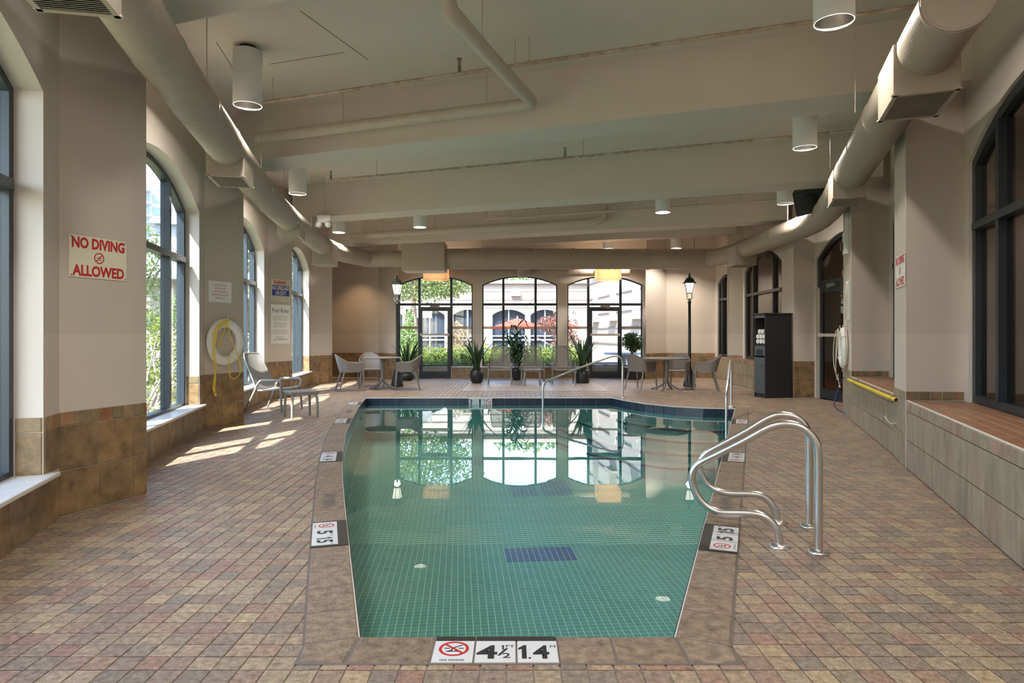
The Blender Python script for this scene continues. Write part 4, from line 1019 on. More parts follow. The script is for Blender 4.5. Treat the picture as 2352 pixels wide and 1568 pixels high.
# wall washers that warm the far corners
for (x, y) in ((-4.5, 18.7), (5.2, 18.6)):
    light('corner_glow', 'SPOT', (x, y, 3.4), 26 if x < 0 else 14, (1, .66, .36), rot=(.22, 0, 0), spot_size=1.5, spot_blend=1, shadow_soft_size=.05)
    t = thing('spot_lamp', 'small ceiling spot washing the far %s corner wall' % ('left' if x < 0 else 'right'), 'lamp', (x, y, 3.44))
    b = MB(); b.lathe([(.05, 0), (.05, .12), (.02, .14)], n=16); obj('can', b, M['dark'], t); b = MB(); b.tube([(0, 0, .13), (0, 0, ZC-3.44)], .006, 6); obj('stem', b, M['dark'], t)

# ------------------------------------------------------------------ pipes under the slab
def pipe(name, lb, path, r, rods=(), heads=(), extra=None, bend=None, m='pipe'):
    P = [Vector(p) for p in path]; t = thing(name, lb, 'pipe', P[0])
    b = MB(); b.tube(catmull(path, n=6) if bend else P, r, 14); wob('pipe_run', b, M['rust' if name == 'sprinkler_pipe' else 'pipe'], t)
    for (x, y, z) in rods:
        b = MB(); rod(b, x, y, z, ZC, .005); b.tube([(x, y, z-.02), (x, y, z+.03)], .014, 8); wob('hanger_rod', b, M['pipe'], t)
    for (x, y, z) in heads:
        b = MB(); b.tube([(x, y, z), (x, y, z+.09)], .02, 8); b.tube([(x, y, z+.09), (x, y, z+.14)], .014, 8); b.lathe([(.0, .155), (.03, .16), (.0, .165)], (x, y, z), 10)
        b.tube([(x-.018, y, z+.13), (x-.018, y, z+.16)], .003, 5); b.tube([(x+.018, y, z+.13), (x+.018, y, z+.16)], .003, 5); wob('sprinkler_head', b, M['bronze'], t)
    return t
def onl(Yax, X, z): return (X, Yax-TH*X, z)
Z1 = 1.3+2.54
def xl(pxx, Yax): k = (pxx-1176)/1500; return k*Yax/(1+TH*k)
pe = onl(7.28, .23, Z1); dp = Vector((-.33, -.944, 0))
q1 = Vector(pe)+dp*2.15
pipe('drain_pipe', 'thick painted drain pipe angling along the nearest big beam', [onl(7.28, -3.3, Z1), onl(7.28, -2, Z1), onl(7.28, -.6, Z1), onl(7.28, .1, Z1), Vector(pe)+dp*.08, Vector(pe)+dp*.5, q1+dp*-.2, q1+dp*.05+Vector((0, 0, .06)), q1+dp*.1+Vector((0, 0, .46))],
     .066, [onl(7.28, xl(p_, 7.28), Z1) for p_ in (585, 788, 1118)]+[tuple(Vector(pe)+dp*1.5)], bend=1)
Z2 = 1.3+2.75
for Yax, a, b, hd, rd_, lb in ((6.7, 605, 2120, (1055,), (627, 1183, 1215, 2045), 'thin rusty sprinkler pipe under the nearest ceiling bay'), (10.5, 757, 1960, (760, 1298), (866, 1340), 'thin sprinkler pipe in the second ceiling bay'),
                              (14.4, 780, 1820, (1122, 1576), (860, 1420, 1690), 'thin sprinkler pipe in the third ceiling bay')):
    pipe('sprinkler_pipe', lb, [onl(Yax, xl(a, Yax), Z2), onl(Yax, xl(b, Yax), Z2)], .019, [onl(Yax, xl(p_, Yax), Z2) for p_ in rd_], [onl(Yax, xl(p_, Yax), Z2) for p_ in hd])
z_ = 1.3+2.5; pe = onl(15.2, xl(1383, 15.2), z_)
pipe('drain_pipe', 'thick painted drain pipe with raised elbow in front of the third beam', [onl(15.2, -4.1, z_), onl(15.2, 0, z_), onl(15.2, xl(1360, 15.2), z_), (pe[0]+.05, pe[1], z_+.08), (pe[0]+.05, pe[1], ZC)], .085, [onl(15.2, xl(p_, 15.2), z_) for p_ in (880, 1000)], bend=None)
pipe('conduit_pipe', 'slim conduit with couplings along the third beam, centre to right', [onl(15.0, xl(1115, 15), 4.2), onl(15.0, xl(1118, 15), 3.98), onl(15.0, xl(1300, 15), 3.98), onl(15.0, xl(1815, 15), 3.98)], .022, [onl(15, xl(p_, 15), 3.98) for p_ in (1240, 1470, 1600, 1700)])
pipe('conduit_pipe', 'dark slim pipe loop hanging left of the raised elbow', [onl(14.7, xl(1172, 14.7), 4.3), onl(14.7, xl(1172, 14.7), 3.9), onl(14.7, xl(1240, 14.7), 3.9)], .016)
pipe('conduit_pipe', 'slim pipe pair under the farthest ceiling bay', [onl(17.6, xl(1125, 17.6), 4.0), onl(17.6, xl(1740, 17.6), 4.0)], .02, [onl(17.6, xl(p_, 17.6), 4.0) for p_ in (1250, 1500)], [onl(17.6, xl(p_, 17.6), 4.0) for p_ in (1250, 1615)])

# ------------------------------------------------------------------ wall fittings
t = thing('emergency_light', 'twin headed emergency light on the left duct between the ducts and lamps', 'lamp', (-3.62, 12.6, 3.42))
b = MB(); b.bbox((0, 0, .1), (.26, .1, .14), .01); obj('battery_box', b, M['white'], t)
for s in (-1, 1):
    b = MB(); b.lathe([(.0, -.05), (.05, -.04), (.07, .04), (.0, .05)], n=14, M=Matrix.Translation((s*.09, -.07, -.02)) @ Matrix.Rotation(1.2, 4, 'X') @ Matrix.Rotation(s*.5, 4, 'Y')); obj('lamp_head', b, M['signw'], t)
b = MB(); b.tube([(0, 0, .16), (0, 0, ZC-3.42)], .01, 6); obj('stem', b, M['pipe'], t)
FRW = Frame2(*RIGHT[6][:2], -1)
def on_ring(pxx, pyy): return face_point(FRW, pxx, pyy)
ex = (px(1945, 900).x, 0)
def wbox(name, lb, cat, F, s, z, w_, h_, d_, m, parts=None):
    c = F(s, z, -d_/2); b = MB(); rz = math.atan2(F.d.y, F.d.x); t = thing(name, lb, cat, c, rz); b.bbox((0, 0, 0), (w_, d_, h_), .006); obj('housing', b, m, t); return t
t = wbox('alarm_unit', 'white wall alarm box with dark sounder high on the ring buoy pier', 'alarm', FRW, .42, 2.72, .2, .34, .07, M['white'])
b = MB(); b.bbox((0, .05, -.05), (.1, .05, .12), .01); obj('sounder', b, M['dark'], t)
wbox('conduit_box', 'tall slim white box above the alarm on the ring buoy pier', 'box', FRW, .35, 3.02, .08, .34, .05, M['white'])
c = FRW(.5, 2.0, -.02); t = thing('wall_clock', 'round white wall clock on the ring buoy pier', 'clock', c, math.atan2(FRW.d.y, FRW.d.x))
b = MB(); b.lathe([(.13, 0), (.14, .01), (.14, .03), (.13, .035), (.125, .028), (0, .028)], n=28, M=Matrix.Rotation(-PI/2 if False else PI/2, 4, 'X')); obj('clock_body', b, M['white'], t)
for s_, (w_, h_, a_) in zip((0, 1), ((.06, .008, .6), (.09, .006, 2.2))):
    b = MB(); b.box((math.cos(a_)*w_/2, -.031, math.sin(a_)*w_/2), (w_, .002, h_), 0, ry=-a_); obj('hand', b, M['black'], t)
o = board('notice_board', 'grey framed text notice above the right hand ring buoy', 'notice', FRW(.28, 1.83, -.004), -FRW.d, -FRW.n, .36, .62, M['signw'])
for k in range(8): put_text(o, ('Pool rules apply to all swimmers', 'Shower before entering the pool', 'Children must be supervised')[k % 3], 0, .24-.065*k, .02, .3, M['grey'])
o = board('wall_notice', 'small white card under the framed notice beside the right door', 'notice', FRW(.62, 1.42, -.004), -FRW.d, -FRW.n, .12, .16, M['signw'])
b = MB(); b.box((0, 0, .008), (.08, .02, .002)); obj('printed_line', b, M['grey'], o)

# glass door on the right
d2 = glass_door(FD, .18, 1.25, 2.25, .05, M['framein'], M['glassin']); d2x = glass_door(FD, 1.28, FD.L-.12, 2.25, .05, M['framein'], M['glassin'])
wd = FD.L-.06-.12
window(FD, .12, FD.L-.06, 2.25, SPR-.1, PK-.05, .04, [(.12+FD.L-.06)/2], 2.34, M['framein'], M['glassin'], w=.07)
b = MB(); c = FD(1.2, 1.2, -.03); b.bbox(c, (.09, .05, .36), .01, math.atan2(FD.d.y, FD.d.x)+PI/2*0); obj('door_pull', b, M['signw'], d2)
b = MB(); c = FD(1.2, 1.5, .0); b.bbox(c, (.14, .05, .12), .01, math.atan2(FD.d.y, FD.d.x)); obj('lock_box', b, M['white'], d2)

# ------------------------------------------------------------------ ring buoys
def buoy(lb, c, u, n, col, tilt=0):
    u = Vector(u).normalized(); n = Vector(n).normalized(); z = Vector((0, 0, 1)); t = thing('ring_buoy', lb, 'life ring', c)
    R, r = .265, .065; b = MB(); NU, NV = 40, 12
    def fn(a_, v_):
        a = 2*PI*a_; v = 2*PI*v_; return u*((R+r*math.cos(v))*math.cos(a))+z*((R+r*math.cos(v))*math.sin(a))+n*(r*.75*math.sin(v)+.05)
    b.grid(fn, NU, NV); obj('float', b, col, t)
    for a in (.6, 2.2, 3.8, 5.4):
        b = MB(); P = [u*((R+(r+.006)*math.cos(v))*math.cos(a))+z*((R+(r+.006)*math.cos(v))*math.sin(a))+n*((r+.006)*.75*math.sin(v)+.05) for v in [2*PI*k/14 for k in range(15)]]
        b.tube(P, .012, 6, flat=.4); obj('strap', b, M['white'], t)
    g = []
    for k in range(41):
        a = 2*PI*k/40; rr = R+r+.012+.035*abs(math.sin(2*(a-.6))); g.append(u*rr*math.cos(a)+z*(rr*math.sin(a)-.01)+n*.05)
    b = MB(); b.tube(g, .006, 6, caps=False); obj('grab_line', b, M['ropew'], t)
    b = MB(); b.tube([n*.0+z*(R+.04), n*.09+z*(R+.04), n*.10+z*(R+.09)], .008, 6); obj('hook', b, M['white'], t)
    return t
def rope(lb, c, u, n, paths, col, r=.0065):
    u = Vector(u).normalized(); n = Vector(n).normalized(); t = thing('rope', lb, 'rope', c)
    for P in paths:
        b = MB(); b.tube(catmull([u*p[0]+Vector((0, 0, p[1]))+n*(p[2] if len(p) > 2 else .13) for p in P], n=6), r, 7); obj('strand', b, col, t)
        k = MB(); e = P[-1]; k.lathe([(0, -.02), (.016, -.01), (.018, .008), (0, .02)], n=8, M=Matrix.Translation(u*e[0]+Vector((0, 0, e[1]))+n*(e[2] if len(e) > 2 else .13))); obj('knot', k, col, t)
    return t
cL = face_point(FP2, 511, 785); buoy('white ring buoy hanging on the left pier beneath the safety sign', cL, FP2.d, -FP2.n, M['ring'])
rope('yellow rope looped over the left ring buoy, ends hanging to the tiles', cL, FP2.d, -FP2.n, [
    [(0, .30, .10), (-.1, .27), (-.2, .18), (-.25, .02), (-.28, -.2), (-.26, -.42), (-.29, -.62), (-.25, -.72)], [(0, .31, .10), (-.14, .25), (-.24, .1), (-.27, -.1), (-.24, -.3), (-.22, -.36)],
    [(.0, .3, .1), (-.07, .1, .08), (-.11, -.03, .06)], [(.0, .3, .1), (.05, .1, .08), (.12, -.08, .1), (.2, -.3, .12), (.21, -.44, .12), (.12, -.52, .12), (.02, -.49, .12), (-.01, -.34, .12), (.01, -.2, .12)],
    [(0, .30, .11), (-.12, .3), (-.26, .16), (-.3, -.05), (-.27, -.3), (-.25, -.5), (-.27, -.66)], [(-.01, .31, .12), (-.1, .24, .13), (-.18, .22), (-.28, .12)]], M['yellow'])
cR = FRW(.62, 1.08, 0); buoy('white ring buoy seen edge on beside the right glass door', cR, -FRW.d, -FRW.n, M['ring'])
rope('pale rope coiled around the right ring buoy', cR, -FRW.d, -FRW.n, [
    [(0, .31, .12), (.2, .2, .14), (.26, 0, .16), (.22, -.2, .17), (.1, -.36, .16), (0, -.45, .14)], [(0, .3, .12), (-.15, .24, .15), (-.22, 0, .17), (-.2, -.25, .17), (-.1, -.4, .15), (-.02, -.5, .13)],
    [(.02, .3, .13), (.13, .1, .16), (.16, -.2, .17), (.05, -.4, .16), (-.08, -.5, .12)], [(-.02, -.42, .12), (0, -.5, .12), (.02, -.62, .1)]], M['ropew'])
t = thing('garden_hose', 'dark blue hose hanging below the right ring buoy', 'hose', FRW(.8, 0, -.03))
b = MB(); b.tube(catmull([(0, 0, .6), (-.05, .1, .35), (-.08, .12, .12), (0, -.05, .02), (.0, -.3, .02), (-.05, -.5, .04), (-.0, -.55, .2)], n=6), .009, 7); obj('tube', b, M['hose'], t)
# yellow pole on the right ledge
a = Vector((5.02, 9.75, .62)); e = Vector((3.955, 6.72, .62)); t = thing('reach_pole', 'long yellow reaching pole lying along the right ledge front', 'pole', e)
b = MB(); b.tube([e, a], .021, 14, caps=False); b.tube([e, a], .017, 14, caps=False); wob('pole_tube', b, M['yellow'], t)
for s in (.06, .8):
    p = e.lerp(a, s); b = MB(); b.tube([p+Vector((.05, -.02, .06)), p+Vector((.0, 0, .03)), p+Vector((-.025, 0, 0)), p+Vector((0, 0, -.03)), p+Vector((.05, -.02, -.02))], .006, 6); wob('bracket', b, M['bronze'], t)
b = MB(); b.tube(catmull([e+Vector((.06, -.06, .12)), e+Vector((.03, -.06, -.05)), e+Vector((.03, -.02, -.2)), e+Vector((.03, .15, -.26)), e+Vector((.04, .28, -.2))], n=6), .004, 6)
t2 = thing('hook_wire', 'thin white wire hook hanging at the near end of the yellow pole', 'hook', e); wob('wire', b, M['white'], t2)

# ------------------------------------------------------------------ steel rails
def rail_pts(base, dv, pts, sc=2.28, ox=1540, oy=880):
    out = []
    for (x, y) in pts:
        X, Y = ox+x/sc, oy+y/sc; k = (X-1176)/1500; t_ = (k*base[1]-base[0])/(dv[0]-k*dv[1]); p = (base[0]+dv[0]*t_, base[1]+dv[1]*t_)
        out.append((p[0], p[1], 1.3+(767-Y)*p[1]/1500))
    return out
def grab_rail(lb, base, base2, pts, r):
    dv = Vector((base2[0]-base[0], base2[1]-base[1])).normalized(); P = rail_pts(base, dv, pts)
    P[0] = (P[0][0], P[0][1], .01); P[-1] = (P[-1][0], P[-1][1], .01); t = thing('grab_rail', lb, 'handrail', P[0][:2]+(0,), group='steel grab rails at the pool edge')
    b = MB(); b.tube(even(catmull(P, n=8), .03), r, 18); wob('rail_tube', b, M['steel'], t)
    for q_ in (P[0], P[-1]):
        b = MB(); b.lathe([(.062, 0), (.062, .008), (.05, .016), (r+.003, .02)], (q_[0], q_[1], .001), 28); wob('flange', b, M['steel'], t)
grab_rail('nearer of the two bent steel grab rails on the right pool edge', (1.635, 3.99), (1.823, 3.89), [(572, 850), (568, 800), (550, 755), (518, 715), (475, 690), (420, 682), (340, 680), (275, 678), (220, 662), (170, 625), (130, 570), (113, 510), (122, 455), (155, 418), (250, 370), (380, 305), (500, 240), (570, 217), (640, 215), (705, 240), (755, 295), (774, 370), (776, 600), (776, 885)], .0235)
grab_rail('farther of the two bent steel grab rails on the right pool edge', (1.84, 4.49), (1.997, 4.42), [(562, 730), (556, 690), (535, 640), (500, 600), (455, 582), (380, 578), (310, 576), (250, 565), (200, 535), (168, 490), (152, 430), (170, 385), (205, 355), (280, 315), (400, 250), (500, 190), (570, 165), (640, 172), (690, 200), (722, 260), (727, 350), (727, 600), (727, 745)], .0235)
def stair_rail(lb, pts):
    t = thing('stair_rail', lb, 'handrail', pts[-1][:2]+(0,)); b = MB(); b.tube(catmull(pts, n=6), .021, 14); wob('rail_tube', b, M['steel'], t)
    b = MB(); b.lathe([(.06, 0), (.06, .01), (.024, .02)], (pts[-1][0], pts[-1][1], .001), 22); wob('flange', b, M['steel'], t)
stair_rail('sloping steel handrail over the far pool steps', [(.60, 12.7, -.9), (.60, 12.7, -.2), (.60, 12.7, .22), (.62, 12.71, .33), (.72, 12.74, .40), (1.2, 12.9, .58), (1.85, 13.13, .80), (2.05, 13.2, .855), (2.19, 13.25, .83), (2.245, 13.27, .72), (2.245, 13.27, .4), (2.245, 13.27, .0)])
stair_rail('steel handrail seen end on at the right end of the pool steps', [(3.38, 10.3, -.9), (3.38, 10.3, -.1), (3.38, 10.3, .25), (3.40, 10.36, .36), (3.5, 10.6, .5), (3.78, 11.3, .80), (3.84, 11.45, .84), (3.885, 11.58, .82), (3.9, 11.62, .7), (3.9, 11.62, .0)])

# ------------------------------------------------------------------ furniture
def lounge(lb, loc, rz, pale=True, first=None):
    t = thing('lounge_chair', lb, 'chair', loc, rz, 'resin lounge chairs'); m = M['chairl'] if pale else M['chair']; mp = M['perfl'] if pale else M['perf']
    def bk(u, v):
        w_ = .27-.05*v; x = (u*2-1)*w_; z = .37+v*.60; y = -.20-v*.30+.06*math.sin(v*PI)*0+.05*(1-(u*2-1)**2)*-1
        r_ = .06
        if v > .93: x *= 1-((v-.93)/.07)**2*.12
        return (x, y, z)
    b = MB(); b.grid(bk, 14, 16, .012); obj('backrest', b, mp, t)
    fr = MB(); P = [bk(0, k/12) for k in range(13)]+[bk(k/8, 1) for k in range(1, 8)]+[bk(1, 1-k/12) for k in range(13)]
    fr.tube(P, .011, 8); obj('back_frame', fr, m, t)
    def st(u, v): return ((u*2-1)*(.27), -.22+v*.50, .35+.05*v+.02*math.sin(v*PI)*-1+.012*(u*2-1)**2-(.03*max(0, (v-.85)/.15)**2))
    b = MB(); b.grid(st, 10, 12, .022); obj('seat', b, m, t)
    for s in (-1, 1):
        b = MB(); b.tube(catmull([(s*.285, .27, .40), (s*.295, .285, .47), (s*.30, .25, .525), (s*.30, .05, .53), (s*.295, -.10, .52), (s*.28, -.17, .46), (s*.275, -.22, .40)], n=5), .021, 8, flat=.75); obj('armrest', b, m, t)
        b = MB(); b.tube([(s*.285, .27, .42), (s*.30, .30, .0)], [.022, .017], 8); obj('leg', b, m, t)
        b = MB(); b.tube([(s*.275, -.2, .40), (s*.29, -.27, .25), (s*.31, -.40, .0)], [.024, .02, .016], 8); obj('leg', b, m, t)
    return t
lounge('high backed grey lounge chair by the left windows beside the life ring pier', (-4.02, 11.15, 0), -PI/2-.25)
lounge('left of three grey lounge chairs by the garden window', (-.31, 17.0, 0), PI, False)
lounge('middle grey lounge chair behind the small table by the garden window', (.54, 17.0, 0), PI, False)
lounge('right of three grey lounge chairs, behind the sloping handrail', (1.33, 17.05, 0), PI, False)
def side_table(lb, loc, rz, m):
    t = thing('side_table', lb, 'table', loc, rz); b = MB(); b.bbox((0, 0, .405), (.44, .44, .028), .01); b.bbox((0, 0, .38), (.41, .41, .03), .008); obj('tabletop', b, m, t)
    for x in (-1, 1):
        for y in (-1, 1):
            b = MB(); b.tube(catmull([(x*.13, y*.13, .385), (x*.175, y*.175, .35), (x*.192, y*.192, .26), (x*.195, y*.195, .0)], n=4), [.022]*8+[.02]*4+[.018], 8); obj('leg', b, m, t)
side_table('small grey square table in front of the left lounge chair', (-3.3, 10.22, 0), .6, M['chairl'])
side_table('small grey square table in front of the middle garden lounge chair', (.51, 16.45, 0), 0, M['chair'])
def armchair(lb, loc, rz):
    t = thing('dining_armchair', lb, 'chair', loc, rz, 'resin armchairs round the tables'); m = M['chair']
    def pl(u):
        s = -1 if u < 0 else 1; a = abs(u)
        if a < .55: th = a/.55*PI/2; return (.265*s*math.sin(th)**.8, -.04-.20*math.cos(th)**.9, math.cos(th))
        return (.265*s, -.04+(a-.55)/.45*.27, 0)
    def sh(uu, v):
        u = uu*2-1; x, y, c = pl(u); a = abs(u); k = max(0, 1-a/.6); k = k*k*(3-2*k); top = .64+.19*k; z0 = .43+.03*(a > .9)
        z = z0+(top-z0)*v; return (x*(1+.05*v), y-.10*v*k*1.1, z)
    b = MB(); b.grid(sh, 44, 10, .012); obj('backrest', b, m, t)
    rm = MB(); rm.tube([sh(k/44, 1) for k in range(45)], .0105, 8); obj('rim', rm, m, t)
    b = MB(); b.grid(lambda u, v: ((u*2-1)*(.245-.03*(1-v)), -.22+v*.46, .438+.012*(u*2-1)**2-.012*math.sin(v*PI)-(.02*max(0, (v-.85)/.15)**2)), 10, 10, .02); obj('seat', b, m, t)
    for s in (-1, 1):
        b = MB(); b.tube([(s*.265, .225, .65), (s*.262, .23, .44), (s*.275, .265, 0)], [.015, .02, .014], 8); obj('leg', b, m, t)
        b = MB(); b.tube([(s*.20, -.17, .45), (s*.235, -.30, 0)], [.021, .014], 8); obj('leg', b, m, t)
    return t
def table(lb, loc, rz, r):
    t = thing('round_table', lb, 'table', loc, rz, 'round resin tables'); b = MB(); b.lathe([(0, .722), (r-.03, .722), (r, .732), (r, .742), (r-.01, .75), (0, .75)], n=40); obj('tabletop', b, M['chair'], t)
    b = MB(); b.lathe([(.12, .722), (.06, .70), (.042, .6), (.04, .4), (.045, .25), (.05, .2), (.0, .17)], n=20); obj('pedestal', b, M['chair'], t)
    for k in range(4):
        a = PI/4+k*PI/2; c_, s_ = math.cos(a), math.sin(a); b = MB(); b.tube(catmull([(c_*.01, s_*.01, .32), (c_*.04, s_*.04, .2), (c_*.14, s_*.14, .105), (c_*.26, s_*.26, .055), (c_*.37, s_*.37, .015)], n=4), .024, 8, flat=.8); obj('leg', b, M['chair'], t)
table('round grey table between the left armchairs and lamp post', (-3.08, 15.55, 0), .35, .46)
table('round grey table between the right armchairs and lamp post', (3.58, 15.1, 0), .25, .52)
for lb, x, y, a in (('grey armchair left of the left table, facing right', -3.72, 15.05, -PI/2+.45), ('grey armchair behind the left table, facing the pool', -3.5, 16.2, PI+.35), ('grey armchair right of the left table, in front of the lamp post', -2.45, 15.25, PI/2+.15),
                    ('grey armchair left of the right table, seen from behind', 3.02, 15.35, -PI/2+.75), ('grey armchair behind the right table', 3.98, 15.72, PI-.5), ('grey armchair right of the right table, facing left', 4.42, 14.95, PI/2-.2)):
    armchair(lb, (x, y, 0), a)
# towel cabinet
A_, B_, C_ = Vector((5.125, 13.22)), Vector((5.70, 13.36)), Vector((5.03, 13.57)); rz = math.atan2(B_.y-A_.y, B_.x-A_.x)
t = thing('towel_cabinet', 'tall black towel cabinet by the right glass door', 'cabinet', (A_.x, A_.y, 0), rz)
W_, L_ = .62, .37  # local x = depth of the carcass away from its open front, y = width of the front
def cb(name, c, d, m, par=None): b = MB(); b.bbox(c, d, .003); return obj(name, b, m, par or t)
cb('side_panel', (W_/2, .009, .85), (W_, .018, 1.70), M['cab']); cb('side_panel', (W_/2, L_-.009, .85), (W_, .018, 1.70), M['cab']); cb('back_panel', (W_-.01, L_/2, .85), (.02, L_-.04, 1.68), M['cab'])
cb('top_panel', (W_/2-.01, L_/2, 1.715), (W_+.05, L_+.03, .028), M['cab']); cb('shelf', (W_/2, L_/2, 1.075), (W_-.03, L_-.04, .02), M['cab']); cb('plinth', (W_/2, L_/2, .04), (W_-.04, L_-.04, .07), M['cab'])
cb('fascia', (.008, L_/2, 1.665), (.018, L_-.03, .07), M['cabf']); fl = cb('flap', (.006, L_/2, .96), (.018, L_-.03, .20), M['cabf'])
cb('slot', (-.004, L_/2, .93), (.004, L_*.6, .11), M['black'], fl); dr = cb('door', (.004, L_/2, .455), (.018, L_-.03, .74), M['cabf'])
b = MB(); b.lathe([(.008, 0), (.008, .02), (.018, .03), (.0, .036)], n=14, M=Matrix.Translation((-.005, .06, .66)) @ Matrix.Rotation(-PI/2, 4, 'Y')); obj('knob', b, M['black'], dr)
k = 0
for row in range(3):
    for i in range(3-(row == 2)):
        k += 1; lx = -.0; ly = .075+i*.108+(row == 2)*.05; p = t.matrix_basis @ Vector((.02, ly, 1.145+row*.102))
        r_ = MB(); pts = [(.004+.0475*(a/(5*PI)), a) for a in [j*PI/7 for j in range(36)]]
        def sp(u, v): rr, a = pts[min(int(u*35), 35)]; return (v*.40, rr*math.cos(a), rr*math.sin(a))
        r_.grid(sp, 35, 1, .006); r_.tube([(0.004, 0, 0), (.396, 0, 0)], .046, 14)
        o = obj('rolled_towel', r_, M['towel']); o.matrix_world = Matrix.Translation(p) @ Matrix.Rotation(rz, 4, 'Z')
        tag(o, 'white rolled towel in the black cabinet, %s of the %s row' % (('near one', 'middle one', 'far one')[i] if row < 2 else ('near one', 'far one')[i], ('bottom', 'middle', 'top')[row]), 'towel', 'rolled towels in the cabinet')
# loudspeaker
t = thing('loudspeaker', 'black wedge loudspeaker hung above the bend of the right duct', 'speaker', (4.98, 10.9, 3.55), -.35)
mx = Matrix.Rotation(-.22, 4, 'Y') @ Matrix.Rotation(.35, 4, 'X')
b = MB(); b.prism([(-.27, -.18), (.20, -.18), (.30, .05), (.16, .26), (-.16, .26)], -.2, .2, M=mx @ Matrix.Rotation(0, 4, 'X')); obj('cabinet', b, M['rubber'], t)
b = MB(); b.bbox(None, (.43, .02, .36), .01, M=mx @ Matrix.Translation((-.03, -.187, 0))); g_ = obj('front_grille', b, M['dark'], t)
b = MB(); b.lathe([(.15, 0), (.14, .012), (.06, .0), (.0, .008)], n=24, M=mx @ Matrix.Translation((-.05, -.197, 0)) @ Matrix.Rotation(PI/2, 4, 'X')); obj('woofer', b, M['rubber'], t)
b = MB(); b.box((0, 0, 0), (.03, .004, .04)); b.v = [tuple(mx @ (Vector(v)+Vector((.04, -.2, -.13)))) for v in b.v]; obj('badge', b, M['red'], t)
b = MB(); b.tube([(0, .05, .15), (0, .05, ZC-3.56)], .012, 8); b.tube([(.25, 0, 0), (.28, .02, .3), (.2, .05, ZC-3.56)], .006, 6); obj('bracket', b, M['dark'], t)

# lamp posts
def lamp_post(lb, x, y, h):
    t = thing('lamp_post', lb, 'lamp', (x, y, 0), .3, 'indoor lamp posts'); g = M['post']
    b = MB(); b.lathe([(.15, 0), (.155, .06), (.14, .09), (.145, .11), (.13, .15), (.10, .28), (.075, .38), (.08, .40), (.055, .44), (.04, .52)], n=16, sm=True); obj('base', b, g, t)
    b = MB(); b.lathe([(.038, .5), (.036, 1.4), (.032, h-.78), (.045, h-.77), (.045, h-.74), (.026, h-.72), (.026, h-.66)], n=16); obj('pole', b, g, t)
    zl = h-.52
    b = MB()
    for k in range(4):
        a = k*PI/2; c_, s_ = math.cos(a), math.sin(a); b.tube(catmull([(c_*.03, s_*.03, h-.7), (c_*.075, s_*.075, h-.66), (c_*.08, s_*.08, h-.58), (c_*.085, s_*.085, zl)], n=4), .008, 6)
    obj('bracket', b, g, t)
    b = MB(); b.lathe([(.07, zl), (.125, zl+.24)], n=6, sm=False); obj('lantern_glass', b, M['lamp'], t)
    b = MB()
    for k in range(6):
        a = k*PI/3; b.tube([(.074*math.cos(a), .074*math.sin(a), zl-.01), (.13*math.cos(a), .13*math.sin(a), zl+.25)], .007, 5)
    b.lathe([(.085, zl-.015), (.085, zl+.0), (.02, zl)], n=6, sm=False); obj('lantern_cage', b, g, t)
    b = MB(); b.lathe([(.165, zl+.235), (.165, zl+.25), (.13, zl+.27), (.105, zl+.33), (.06, zl+.375), (.025, zl+.39), (.02, zl+.41), (.035, zl+.42), (.015, zl+.44), (.022, zl+.46), (.0, zl+.50)], n=18); obj('lantern_roof', b, g, t)
    light('lantern_glow', 'POINT', (x, y, zl-.12), 3, (1, .85, .65), shadow_soft_size=.08)
lamp_post('dark green lantern post behind the left table', -2.84, 16.15, 2.80); lamp_post('dark green lantern post behind the right table', 4.39, 16.15, 2.84)

# ------------------------------------------------------------------ potted plants
def potm(t, prof, n=28, mat_=None):
    b = MB(); b.lathe(prof, n=n); obj('pot', b, mat_ or M['pot'], t); z = prof[-1][1]
def blade(n_seg, L, w_, lean, az, base, twist=0):
    b = MB(); vs = []; 
    for i in range(n_seg+1):
        f = i/n_seg; r = lean*f*f*L+base*1.0; z = L*(f-.12*lean*f*f); ww = w_*(.55+.9*f if f < .5 else 1-(f-.5)**2*3.4)*(1 if i < n_seg else .05); a2 = az+twist*f
        c = Vector((math.cos(az)*r, math.sin(az)*r, z)); s = Vector((-math.sin(a2), math.cos(a2), 0))*ww/2; k = Vector((math.cos(a2), math.sin(a2), 0))*ww*.18
        vs += [c-s, c+k*-1, c+s]
    fs = []
    for i in range(n_seg):
        for j in range(2): fs.append((i*3+j, i*3+j+1, i*3+4+j, i*3+3+j))
    b.add(vs, fs, 0, True); return b
def snake(lb, x, y, H, seed, pot):
    rnd = random.Random(seed); t = thing('snake_plant', lb, 'plant', (x, y, 0), 0, 'potted snake plants'); potm(t, pot); zt = pot[3][1]-.03
    b = MB(); b.lathe([(pot[3][0]-.02, zt), (0, zt+.005)], n=20); obj('soil', b, M['soil'], t)
    for k in range(36):
        L = (H-zt)*rnd.uniform(.5, 1.05); bl = blade(8, L, .06*rnd.uniform(.8, 1.25), rnd.uniform(.05, .62)*(1 if k % 3 else 1.2), rnd.uniform(0, 2*PI), rnd.uniform(.01, .1), rnd.uniform(-1.2, 1.2)); o = obj('leaf', bl, M['blade'], t); o.location = (0, 0, zt)
POT1 = [(.10, 0), (.16, .06), (.185, .2), (.18, .37), (.165, .37), (.16, .33), (0, .33)]
POT2 = [(.175, 0), (.18, .02), (.18, .2), (.18, .38), (.165, .38), (.165, .34), (0, .34)]
snake('spiky snake plant in a round black pot left of the lounge chairs', -.93, 17.25, 1.30, 1, POT1)
snake('spiky snake plant in a cylindrical black pot right of the lounge chairs', 1.87, 17.3, 1.36, 2, POT2)
snake('snake plant in a black pot behind the left lamp post', -2.95, 18.3, 1.2, 3, [(.13, 0), (.2, .06), (.21, .12), (.2, .22), (.18, .22), (.18, .2), (0, .2)])
